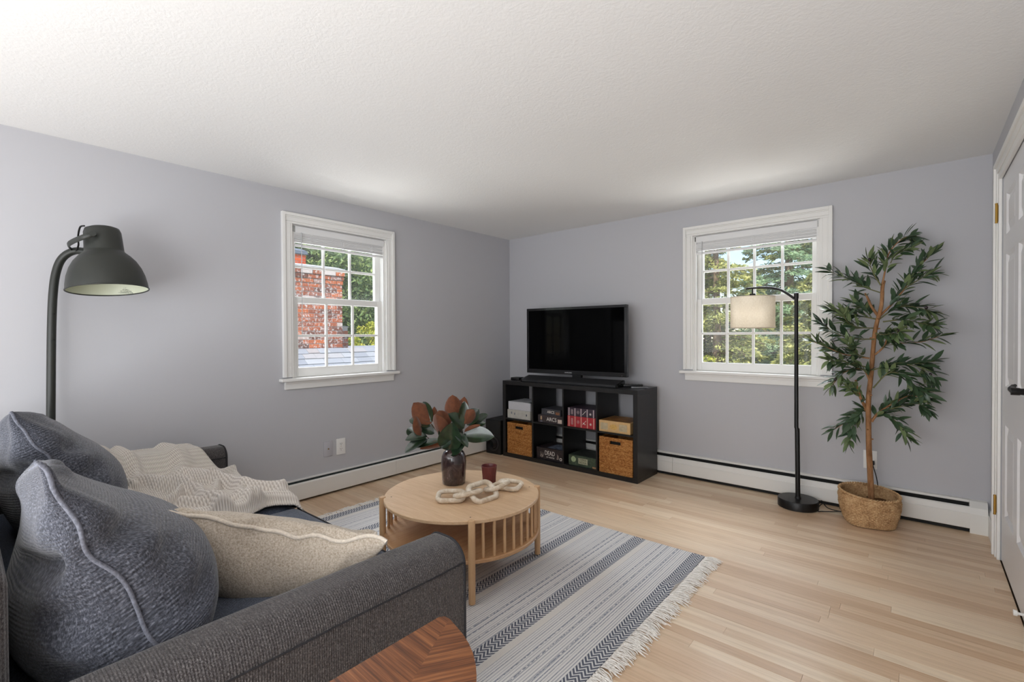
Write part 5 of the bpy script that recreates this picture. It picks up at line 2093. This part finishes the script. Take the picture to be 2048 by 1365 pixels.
BR = [  # (crop, points, thick base radius, depth at the tip, leaves per metre)
    (7, [(680, 650), (715, 480), (745, 330), (830, 210), (950, 130), (1010, 140)], .006, .05, 46),
    (7, [(770, 420), (810, 350), (900, 290), (1000, 255)], .003, .0, 40),
    (7, [(665, 660), (600, 560), (550, 450), (540, 380)], .005, -.06, 46),
    (7, [(655, 740), (480, 680), (380, 620), (250, 570), (70, 490)], .004, .06, 44),
    (7, [(650, 1000), (800, 850), (920, 700), (1000, 560), (1110, 430), (1250, 290)], .008, .10, 34),
    (7, [(920, 700), (1080, 600), (1250, 520)], .004, .12, 44),
    (7, [(645, 1010), (560, 890), (520, 800), (492, 750)], .009, -.04, 6),
    (7, [(610, 1030), (400, 990), (250, 970), (100, 925)], .005, -.05, 50),
    (7, [(650, 1030), (850, 900), (1050, 900), (1220, 950)], .005, .03, 58),
    (7, [(690, 1060), (900, 1040), (1130, 1080), (1230, 1110)], .005, -.12, 56),
    (7, [(620, 1130), (420, 1120), (300, 1060), (250, 960)], .005, -.14, 50),
    (7, [(600, 1250), (330, 1240), (150, 1170), (20, 1085)], .005, -.02, 48),
    (7, [(600, 1420), (700, 1330), (740, 1250), (850, 1290), (1100, 1280), (1310, 1215)], .007, .10, 36),
    (7, [(600, 1180), (700, 1200), (800, 1190), (880, 1160)], .004, -.18, 60),
    (7, [(560, 1010), (500, 940), (420, 880), (350, 850)], .004, .08, 52),
    (8, [(600, 340), (350, 300), (200, 240), (40, 175)], .006, -.10, 50),
    (8, [(570, 430), (350, 375), (180, 360)], .005, -.15, 54),
    (8, [(600, 560), (530, 450), (350, 480), (210, 630)], .007, -.05, 44),
    (8, [(625, 460), (800, 415), (1000, 400), (1270, 370)], .005, .06, 46),
    (8, [(640, 640), (790, 490), (940, 510), (1080, 630), (1170, 690)], .005, -.03, 46),
    (8, [(980, 400), (1130, 440), (1240, 550)], .004, .02, 56),
    (8, [(600, 900), (540, 800), (490, 680), (462, 560)], .010, -.05, 9),
    (8, [(595, 770), (500, 730), (430, 660), (390, 640)], .004, -.08, 44),
    (8, [(620, 980), (700, 885), (850, 790), (1000, 720), (1180, 745)], .010, .05, 46),
    (8, [(700, 885), (800, 930), (900, 1010), (960, 1140)], .005, -.04, 50),
    (8, [(590, 900), (530, 860), (420, 950), (230, 1070)], .006, .02, 42),
    (8, [(530, 870), (440, 990), (400, 1190)], .004, -.04, 50),
    (8, [(700, 885), (900, 830), (1090, 800), (1165, 865)], .005, -.02, 54),
    (8, [(560, 330), (480, 300), (420, 250), (380, 200)], .004, -.16, 60),
]


def oleaf(Lr, Wr, bend, tw):
    bm = B()
    prof = [(0, .06), (.12, .45), (.3, .92), (.5, 1.0), (.72, .74), (.9, .32), (1, .03)]
    for mi, off in ((0, .0003), (1, -.0003)):
        rows = []
        for (t, w) in prof:
            y_ = w * Wr / 2
            z = -bend * t * t
            rows.append([bm.verts.new((Lr * t, -y_, z + y_ * .25 + off)), bm.verts.new((Lr * t, 0, z + off)), bm.verts.new((Lr * t, y_, z + y_ * .25 + off))])
        for A, Bq in zip(rows, rows[1:]):
            for k in (0, 1):
                f = bm.faces.new((A[k], Bq[k], Bq[k + 1], A[k + 1]) if mi == 0 else (A[k], A[k + 1], Bq[k + 1], Bq[k]))
                f.material_index = mi
    return bm


protos = []
for k in range(4):
    o = obj('leaf', oleaf((.088, .076, .098, .066)[k], (.026, .024, .0245, .025)[k], (.012, .02, .008, .016)[k], 0), [OLV, OLB], tree, smooth=60, recalc=False)
    protos.append([o, False])
allleaf = []
TWIG = plain('olive_twig', rgb(104, 104, 66), .7)
fruit_pts = []
bm_left = B()
for bi, (cr, pts, r0, dtip, dens) in enumerate(BR):
    cf = c7 if cr == 7 else c8
    P = []
    for i, p in enumerate(pts):
        u, v = cf(*p)
        t = i / (len(pts) - 1)
        P.append(tp(u, v, -dtip * t ** 1.2 * -1))
    path = smooth_path(P, 7)
    n_ = len(path)
    bm = B()
    add_tube(bm, path, [lerp(r0, .0016, (i / (n_ - 1)) ** .7) if dens > 12 else lerp(r0, r0 * .6, i / (n_ - 1)) for i in range(n_)], 7)
    obj('branch', bm, TWIG if r0 < .0055 else BARK, tree, smooth=70)
    Ltot = sum((path[i + 1] - path[i]).length for i in range(n_ - 1))
    m = int(Ltot * dens * 3.3)
    for q in range(m):
        t = lerp(.14 if dens > 12 else .7, 1.0, (q + rnd.random() * .6) / max(1, m))
        i = min(int(t * (n_ - 1)), n_ - 2)
        p = path[i].lerp(path[i + 1], t * (n_ - 1) - i)
        d = (path[i + 1] - path[i]).normalized()
        rv = Vector((rnd.gauss(0, 1), rnd.gauss(0, 1), rnd.gauss(.25, .8)))
        sd = (rv - d * rv.dot(d)).normalized()
        aa = R(rnd.uniform(22, 62)) if t < .96 else R(rnd.uniform(5, 30))
        ld = (d * math.cos(aa) + sd * math.sin(aa)).normalized()
        zz = Vector((rnd.gauss(0, .45), rnd.gauss(-.35, .45), 1))
        yv = zz.cross(ld)
        if yv.length < .05:
            continue
        yv.normalize()
        zv = ld.cross(yv)
        sc = rnd.uniform(.75, 1.15)
        p = p + sd * rnd.uniform(0, .012) * (0 if t > .9 else 1)
        M = Matrix(((ld.x * sc, yv.x * sc, zv.x * sc, p.x), (ld.y * sc, yv.y * sc, zv.y * sc, p.y), (ld.z * sc, yv.z * sc, zv.z * sc, p.z), (0, 0, 0, 1)))
        tipy = (M @ Vector((.09, 0, 0))).y
        if tipy > -.012:
            continue
        allleaf.append((p.y, M, rnd.randrange(4)))
    if dens > 40 and rnd.random() < .5:
        fruit_pts.append(path[int(n_ * .85)] + Vector((0, -.01, .012)))
allleaf.sort(key=lambda q: q[0])
rest = []
print('OLIVE LEAVES', len(allleaf))
for k, (yy, M, v) in enumerate(allleaf):
    if k < 300:
        pr_ = protos[v]
        if not pr_[1]:
            pr_[0].matrix_basis = M
            pr_[1] = True
        else:
            inst(pr_[0], tree, M)
    else:
        rest.append((M, v))
bm = B()
for (M, v) in rest:
    n0 = len(bm.verts)
    bm.from_mesh(protos[v][0].data)
    bm.verts.ensure_lookup_table()
    bmesh.ops.transform(bm, matrix=M, verts=bm.verts[n0:])
tag(obj('foliage', bm, [OLV, OLB], tree, smooth=60, recalc=False), kind='stuff')
OFR = plain('olive_fruit', rgb(44, 34, 38), .35)
fo = None
for p in fruit_pts[:9]:
    if fo is None:
        bm = B()
        add_lathe(bm, [(0, -.012), (.005, -.010), (.0085, -.003), (.0085, .003), (.005, .010), (0, .012)], 12)
        fo = obj('olive', bm, OFR, tree, smooth=80)
        fo.matrix_basis = Matrix.Translation(p)
    else:
        inst(fo, tree, Matrix.Translation(p) @ Matrix.Rotation(rnd.uniform(-.6, .6), 4, 'X'))

# ------------------------------------------------------------------ outdoors
gm = plain('lawn', rgb(86, 98, 52), .95, var=.3, vscale=.8)
bm = B()
add_box(bm, -60, 60, -40, 60, -3.2, -3.0)
tag(obj('ground', bm, gm), 'lawn far below the windows', 'ground', kind='structure')
# shingled roof beyond the narrower window
RDG, RZ, PITCHR = -4.42, 1.012, R(36)
rf = thing('shingled_roof', 'grey shingled roof slope outside the narrower window', 'roof', (-3.6, .5, .5))
g = G('asphalt_shingle')
oi = g.n('ObjectInfo').outputs['Random']
n_ = g.noise(g.co(), 160, 3)
g.P(Base_Color=g.mix(.35, g.ramp(oi, [(0, rgb(128, 134, 146)), (.5, rgb(150, 156, 166)), (.8, rgb(166, 170, 176)), (1, rgb(160, 150, 148))]), g.ramp(n_, [(.3, rgb(110, 114, 122)), (.7, rgb(190, 194, 200))])), Roughness=.95, Specular_IOR_Level=.1)
SHM = g.m
ca, sa = math.cos(PITCHR), math.sin(PITCHR)
bm = B()


def rp(s, y, o):
    """s = distance down the slope from the ridge, o = height above the deck"""
    return (RDG + s * ca + o * sa, y, RZ - s * sa + o * ca)


vs8 = [bm.verts.new(rp(s, y, o)) for s in (0, 2.2) for y in (-2.2, 3.4) for o in (-.06, -.004)]
for f in ((0, 1, 3, 2), (4, 6, 7, 5), (0, 4, 5, 1), (2, 3, 7, 6), (0, 2, 6, 4), (1, 5, 7, 3)):
    bm.faces.new([vs8[i] for i in f])
obj('roof_deck', bm, plain('roof_deck', rgb(92, 96, 104), .9), rf)
bm = B()
vsb = [bm.verts.new((RDG - s * ca, y, RZ - s * sa + o)) for s in (0, 2.2) for y in (-2.2, 3.4) for o in (-.06, .0)]
for f in ((0, 1, 3, 2), (4, 6, 7, 5), (0, 4, 5, 1), (2, 3, 7, 6), (0, 2, 6, 4), (1, 5, 7, 3)):
    bm.faces.new([vsb[i] for i in f])
obj('far_slope', bm, SHM, rf)
EXP = .145
so = None
rr2 = random.Random(5)
for rowi in range(9):
    y = -1.6 - rr2.uniform(0, .3)
    while y < 2.6:
        wd_ = rr2.uniform(.17, .36)
        bm = B()
        s0, s1 = rowi * EXP - .02, (rowi + 1) * EXP + rr2.uniform(-.004, .006)
        th = rr2.uniform(.006, .013)
        sk_ = rr2.uniform(-.02, .02)
        q = [rp(s0 if s0 > 0 else 0, y, .0), rp(s0 if s0 > 0 else 0, y + wd_ - .004, .0), rp(s1, y + wd_ - .004 + sk_ * 0, .008), rp(s1, y, .008)]
        q2 = [rp(s0 if s0 > 0 else 0, y, .003), rp(s0 if s0 > 0 else 0, y + wd_ - .004, .003), rp(s1, y + wd_ - .004, .008 + th), rp(s1, y, .008 + th)]
        A = [bm.verts.new(p) for p in q]
        C_ = [bm.verts.new(p) for p in q2]
        bm.faces.new(A)
        bm.faces.new(C_)
        for k in range(4):
            bm.faces.new((A[k], A[(k + 1) % 4], C_[(k + 1) % 4], C_[k]))
        obj('shingle', bm, SHM, rf)
        y += wd_


# brick chimneys
def brick_mat(name, stops, stain):
    g = G(name)
    oi = g.n('ObjectInfo').outputs['Random']
    n_ = g.noise(g.co(), 26, 4, .6)
    col = g.ramp(oi, stops)
    blot = g.ramp(n_, [(.52, (0, 0, 0, 1)), (.64, (stain,) * 3 + (1,))])
    g.P(Base_Color=g.mix(blot, col, rgb(206, 200, 198)), Roughness=.9, Specular_IOR_Level=.15)
    g.bump(g.noise(g.co(), 120, 3), .4, .004)
    return g.m


BM1 = brick_mat('old_brick', [(0, rgb(100, 70, 62)), (.25, rgb(140, 84, 66)), (.5, rgb(168, 96, 68)), (.75, rgb(190, 108, 70)), (.88, rgb(146, 94, 78)), (1, rgb(208, 198, 194))], .9)
BM2 = brick_mat('orange_brick', [(0, rgb(196, 84, 48)), (1, rgb(216, 102, 60))], .0)
MOR = plain('mortar', rgb(196, 188, 184), .95, var=.15, vscale=40)


def chimney(name, label, x1, y0, y1, z0, z1, depth, bmat, corb=True, bricklen=.205, course=.0765, cap_mat=None, cap=(.05, .09)):
    t = thing(name, label, 'chimney', (x1 - depth / 2, (y0 + y1) / 2, z0))
    bm = B()
    add_box(bm, x1 - depth + .01, x1 - .008, y0 + .008, y1 - .008, -3.0, z1)
    obj('mortar_core', bm, MOR, t)
    rr3 = random.Random(int(abs(x1) * 100))
    n = int((z1 - z0) / course)
    for r in range(n):
        z = z0 + r * course
        step = 0
        if corb and r >= n - 3:
            step = .012 * (r - (n - 4))
        for (face, a0, a1) in (('x', y0 - step, y1 + step), ('y', x1 - depth - step, x1 + step)):
            a = a0 - (bricklen * .5 if r % 2 else 0)
            while a < a1 - .01:
                b0, b1 = max(a, a0), min(a + bricklen, a1)
                a += bricklen + .010
                if b1 - b0 < .03:
                    continue
                j = rr3.uniform(-.003, .004)
                bm = B()
                if face == 'x':
                    add_box(bm, x1 - .09 + step, x1 + step + j, b0, b1, z + .004, z + course - .006, .004, 1)
                else:
                    if b1 > x1 - .07:
                        b1 = x1 - .09
                        if b1 - b0 < .03:
                            continue
                    add_box(bm, b0, b1, y0 - step - j, y0 - step + .08, z + .004, z + course - .006, .004, 1)
                obj('brick', bm, bmat, t)
    bm = B()
    o_, h_ = cap
    add_prism(bm, [(x1 - depth - o_, y0 - o_), (x1 + o_, y0 - o_), (x1 + o_, y1 + o_), (x1 - depth - o_, y1 + o_)], z1, z1 + h_ * .55, .006)
    vs = [bm.verts.new(p) for p in ((x1 - depth - o_, y0 - o_, z1 + h_ * .55), (x1 + o_, y0 - o_, z1 + h_ * .55), (x1 + o_, y1 + o_, z1 + h_ * .55), (x1 - depth - o_, y1 + o_, z1 + h_ * .55))]
    v2 = [bm.verts.new(p) for p in ((x1 - depth + .08, y0 + .08, z1 + h_), (x1 - .08, y0 + .08, z1 + h_), (x1 - .08, y1 - .08, z1 + h_), (x1 - depth + .08, y1 - .08, z1 + h_))]
    for k in range(4):
        bm.faces.new((vs[k], vs[(k + 1) % 4], v2[(k + 1) % 4], v2[k]))
    bm.faces.new(v2)
    obj('chimney_cap', bm, cap_mat, t)
    return t


chimney('brick_chimney', 'weathered red brick chimney with white stains just outside the narrower window', -4.55, -.62, .553, .94, 2.40, .7, BM1, cap_mat=plain('cap_mortar', rgb(186, 188, 194), .9, var=.08, vscale=8), cap=(.045, .09))
chimney('brick_chimney', 'orange brick chimney with slate-blue cap behind the weathered one', -7.0, .35, 1.075, 2.3, 3.07, .7, BM2, corb=False, cap_mat=plain('cap_slate', rgb(110, 120, 136), .8), cap=(.03, .13))
chimney('brick_chimney', 'low shaded brick stub at the right foot of the weathered chimney', -4.95, .60, .90, .8, 1.40, .3, BM1, corb=False, cap_mat=MOR, cap=(.01, .03))
bm = B()
add_prism(bm, [(0, 0), (1.6, .55), (3.2, 0)], 1.2, 3.6, axes=lambda a, z, y: (-8.2 + a, y, .45 + z))
tag(obj('distant_roof', bm, SHM), 'small grey-blue roof piece showing right of the chimney foot', 'roof')


# trees
def leaf_mat(name, stops, trans):
    g = G(name)
    at = g.n('Attribute', {'attribute_name': 'tone'}).outputs['Fac']
    n_ = g.noise(g.co(), 1.3, 3)
    col = g.ramp(g.math('ADD', g.math('MULTIPLY', at, .6), g.math('MULTIPLY', n_, .4)), stops)
    g.P(Base_Color=col, Roughness=.7, Specular_IOR_Level=.2)
    tl = g.t.nodes.new('ShaderNodeBsdfTranslucent')
    g.t.links.new(col.node.outputs[0], tl.inputs[0])
    mx = g.t.nodes.new('ShaderNodeMixShader')
    mx.inputs[0].default_value = trans
    g.P(Roughness=.55)
    g.t.links.new(g.p.outputs[0], mx.inputs[1])
    g.t.links.new(tl.outputs[0], mx.inputs[2])
    g.t.links.new(mx.outputs[0], g.out.inputs[0])
    return g.m


LM1 = leaf_mat('sunlit_evergreen', [(.2, rgb(118, 129, 83)), (.5, rgb(182, 187, 118)), (.8, rgb(239, 234, 160))], .48)
LM1b = leaf_mat('bluish_evergreen', [(.2, rgb(118, 142, 118)), (.5, rgb(164, 192, 157)), (.8, rgb(220, 239, 197))], .48)
LM2 = leaf_mat('dark_green_foliage', [(.2, rgb(85, 110, 77)), (.5, rgb(135, 162, 110)), (.8, rgb(199, 216, 142))], .48)
LM3 = leaf_mat('yellow_green_foliage', [(.2, rgb(120, 136, 44)), (.5, rgb(178, 184, 64)), (.8, rgb(220, 214, 104))], .35)
TRK = plain('tree_bark', rgb(132, 110, 92), .95, var=.35, vscale=9, bump=.6, bscale=30, bdist=.02)


def foliage_mesh(name, C, D, N, size, mat, parent, seed):
    """thousands of small leaf sprays: centres C, long axes D, normals N (numpy arrays)"""
    rs = np.random.RandomState(seed)
    n = len(C)
    D = D / np.linalg.norm(D, axis=1)[:, None]
    S = np.cross(D, N)
    S /= (np.linalg.norm(S, axis=1)[:, None] + 1e-9)
    Lh = (size * rs.uniform(.6, 1.4, n))[:, None]
    Wd = Lh * rs.uniform(.28, .5, n)[:, None]
    a = C - D * Lh
    b = C + S * Wd
    c = C + D * Lh
    d = C - S * Wd
    V = np.stack([a, b, c, d], 1).reshape(-1, 3)
    me = bpy.data.meshes.new(name)
    me.vertices.add(4 * n)
    me.vertices.foreach_set('co', V.astype(np.float32).ravel())
    me.loops.add(4 * n)
    me.loops.foreach_set('vertex_index', np.arange(4 * n, dtype=np.int32))
    me.polygons.add(n)
    me.polygons.foreach_set('loop_start', np.arange(0, 4 * n, 4, dtype=np.int32))
    me.polygons.foreach_set('loop_total', np.full(n, 4, dtype=np.int32))
    at = me.attributes.new('tone', 'FLOAT', 'POINT')
    at.data.foreach_set('value', np.repeat(rs.uniform(0, 1, n), 4).astype(np.float32))
    me.update()
    me.validate()
    me.materials.append(mat)
    o = bpy.data.objects.new(name, me)
    COL.objects.link(o)
    o.parent = parent
    o.matrix_parent_inverse = parent.matrix_basis.inverted()
    return tag(o, kind='stuff')


def conifer(loc, h, rbase, label, mat, seed, nb=110, per=240, size=.05, z0=.9, gap=.0, group=None, droop=.25):
    rs = np.random.RandomState(seed)
    x, y, zb = loc
    t = thing('evergreen_tree', label, 'tree', loc, 0, group)
    bm = B()
    add_tube(bm, [(x, y, zb), (x + .05, y, zb + h * .5), (x, y, zb + h)], [rbase * .075, rbase * .055, .02], 10)
    obj('trunk', bm, TRK, t, smooth=60)
    Cs, Ds, Ns = [], [], []
    bm = B()
    for k in range(nb):
        f = (k + rs.rand()) / nb
        z = zb + z0 + (h - z0) * f
        if gap and rs.rand() < gap * f:
            continue
        L = rbase * (1 - f) ** .75 * rs.uniform(.7, 1.1) + .15
        a = rs.uniform(0, 2 * PI)
        m = int(per * (.35 + L / rbase))
        s = rs.uniform(.12, 1, m) ** .75
        dirv = np.array([math.cos(a), math.sin(a), .12])
        side = np.array([-math.sin(a), math.cos(a), 0])
        w = L * .34 * np.sin(PI * np.clip(s, .05, 1)) ** .6
        off = rs.uniform(-1, 1, m)
        P = np.array([x, y, z]) + dirv * (s * L)[:, None] + side * (off * w)[:, None]
        P[:, 2] += -droop * L * s ** 2 - .05 * np.abs(off) + rs.normal(0, .035, m)
        Cs.append(P)
        d = dirv[None, :] * .8 + side[None, :] * (off * 1.1)[:, None] + rs.normal(0, .35, (m, 3))
        d[:, 2] -= .25
        Ds.append(d)
        nn = rs.normal(0, .45, (m, 3))
        nn[:, 2] += 1
        Ns.append(nn)
        if k % 2 == 0:
            add_tube(bm, [(x, y, z), (x + dirv[0] * L * .5, y + dirv[1] * L * .5, z - droop * L * .2), (x + dirv[0] * L * .92, y + dirv[1] * L * .92, z - droop * L * .8)], [.022, .014, .004], 5)
    tag(obj('branches', bm, TRK, t), kind='stuff')
    foliage_mesh('foliage', np.concatenate(Cs), np.concatenate(Ds), np.concatenate(Ns), size, mat, t, seed)
    return t


def broadleaf(loc, h, blobs, label, mat, seed, n=9000, size=.07, cat='tree', name='leafy_tree', group=None):
    rs = np.random.RandomState(seed)
    x, y, zb = loc
    t = thing(name, label, cat, loc, 0, group)
    bm = B()
    add_tube(bm, [(x, y, zb), (x + .1, y, zb + h * .5), (x, y, zb + h * .8)], [.16, .12, .04], 10)
    obj('trunk', bm, TRK, t, smooth=60)
    Cs = []
    Nn = []
    tot = sum(b[3] ** 2 for b in blobs)
    for (bx_, by_, bz_, br_) in blobs:
        m = int(n * br_ ** 2 / tot)
        # lumpy shell: sub-clusters on a sphere
        kc = max(10, int(26 * br_))
        cd_ = rs.normal(0, 1, (kc, 3))
        cd_ /= np.linalg.norm(cd_, axis=1)[:, None]
        idx = rs.randint(0, kc, m)
        c0 = cd_[idx] * br_ * rs.uniform(.62, .95, kc)[idx][:, None]
        dd = rs.normal(0, 1, (m, 3))
        dd /= np.linalg.norm(dd, axis=1)[:, None]
        sub = br_ * .36
        P = c0 + dd * sub * rs.uniform(.55, 1.0, m)[:, None]
        P[:, 2] *= .9
        Cs.append(P + np.array([x + bx_, y + by_, zb + bz_]))
        Nn.append(dd * .8 + rs.normal(0, .6, (m, 3)))
    C_ = np.concatenate(Cs)
    N_ = np.concatenate(Nn)
    D_ = rs.normal(0, 1, C_.shape)
    D_[:, 2] -= .3
    foliage_mesh('foliage', C_, D_, N_, size, mat, t, seed)
    return t


GR = 'evergreens outside the wider window'
conifer((-1.15, 10.0, -3), 7.4, 2.0, 'mid-height evergreen behind the left panes of the wider window', LM1, 30, nb=120, per=280, size=.055)
conifer((-.4, 8.4, -3), 8.2, 1.9, 'yellow-green evergreen in the left panes of the wider window', LM1, 21, nb=150, per=330, size=.05)
conifer((1.75, 8.2, -3), 5.6, 1.7, 'low yellow-green evergreen in the lower right panes of the wider window', LM1, 22, nb=110, per=340, size=.05)
conifer((.8, 10.6, -3), 9.6, 2.2, 'blue-green spruce behind the arc lamp shade', LM1b, 23, nb=160, per=300, size=.06, gap=.25)
conifer((1.35, 12.2, -3), 12.5, 2.6, 'tall evergreen with a bare trunk in the upper right panes', LM1, 24, nb=150, per=270, size=.07, gap=.35, z0=3.2)
conifer((-2.3, 10.4, -3), 10.0, 2.3, 'tall evergreen at the left edge of the wider window', LM1, 25, nb=150, per=260, size=.06, gap=.3)
conifer((3.6, 10.4, -3), 8.6, 2.1, 'evergreen hidden right of the wider window behind the olive tree', LM1, 26, nb=110, per=220, size=.06)
conifer((-.9, 14.5, -3), 6.4, 2.6, 'far evergreen low in the left panes of the wider window', LM1b, 27, nb=110, per=260, size=.08)
conifer((1.9, 15.5, -3), 6.6, 2.8, 'far evergreen low in the right panes of the wider window', LM1, 28, nb=110, per=260, size=.08)
conifer((-4.2, 14.5, -3), 8.0, 2.8, 'far evergreen beyond the left edge of the wider window', LM1b, 29, nb=110, per=230, size=.08)
broadleaf((-.35, 6.9, -3), 3.4, [(0, 0, 3.25, .55), (.35, .2, 3.0, .5), (-.4, .1, 3.0, .5), (0, .1, 2.2, .7)], 'pale yellow-green shrub low in the lower left pane', LM3, 31, n=5200, size=.045, cat='shrub', name='leafy_shrub')
broadleaf((-11.5, 4.6, -3), 7.4, [(0, 0, 4.2, 1.5), (.3, 1.3, 5.2, 1.3), (-.2, -1.2, 5.4, 1.4), (.2, .2, 6.6, 1.4), (.4, 2.3, 3.6, 1.3), (.4, -.2, 2.6, 1.3), (0, -2.0, 3.6, 1.4)], 'dense dark green tree filling the right panes of the narrower window', LM2, 41, n=52000, size=.075)
broadleaf((-14.5, 7.6, -3), 9.5, [(0, 0, 5.5, 2.0), (.3, 1.5, 7.2, 1.8), (0, -1.6, 7.4, 2.0), (0, 0, 9.0, 1.9), (0, 1.8, 4.0, 1.8), (0, -2, 4.4, 1.8)], 'tall green tree behind the dense one beyond the chimney', LM2, 42, n=46000, size=.09)
broadleaf((-13.0, 1.6, -3), 8.6, [(0, 0, 5.5, 1.8), (.2, 1.3, 7.0, 1.6), (0, -1.4, 7.0, 1.7), (0, 0, 8.2, 1.6)], 'green tree whose crown shows above the chimney cap', LM2, 43, n=36000, size=.09)
broadleaf((-9.3, 4.05, -3), 4.4, [(0, 0, 3.9, .55), (.1, .35, 4.3, .5), (0, .2, 3.2, .7), (0, .55, 3.6, .6)], 'bright yellow-green shrub at the lower right of the narrower window', LM3, 44, n=8000, size=.05, cat='shrub', name='leafy_shrub')
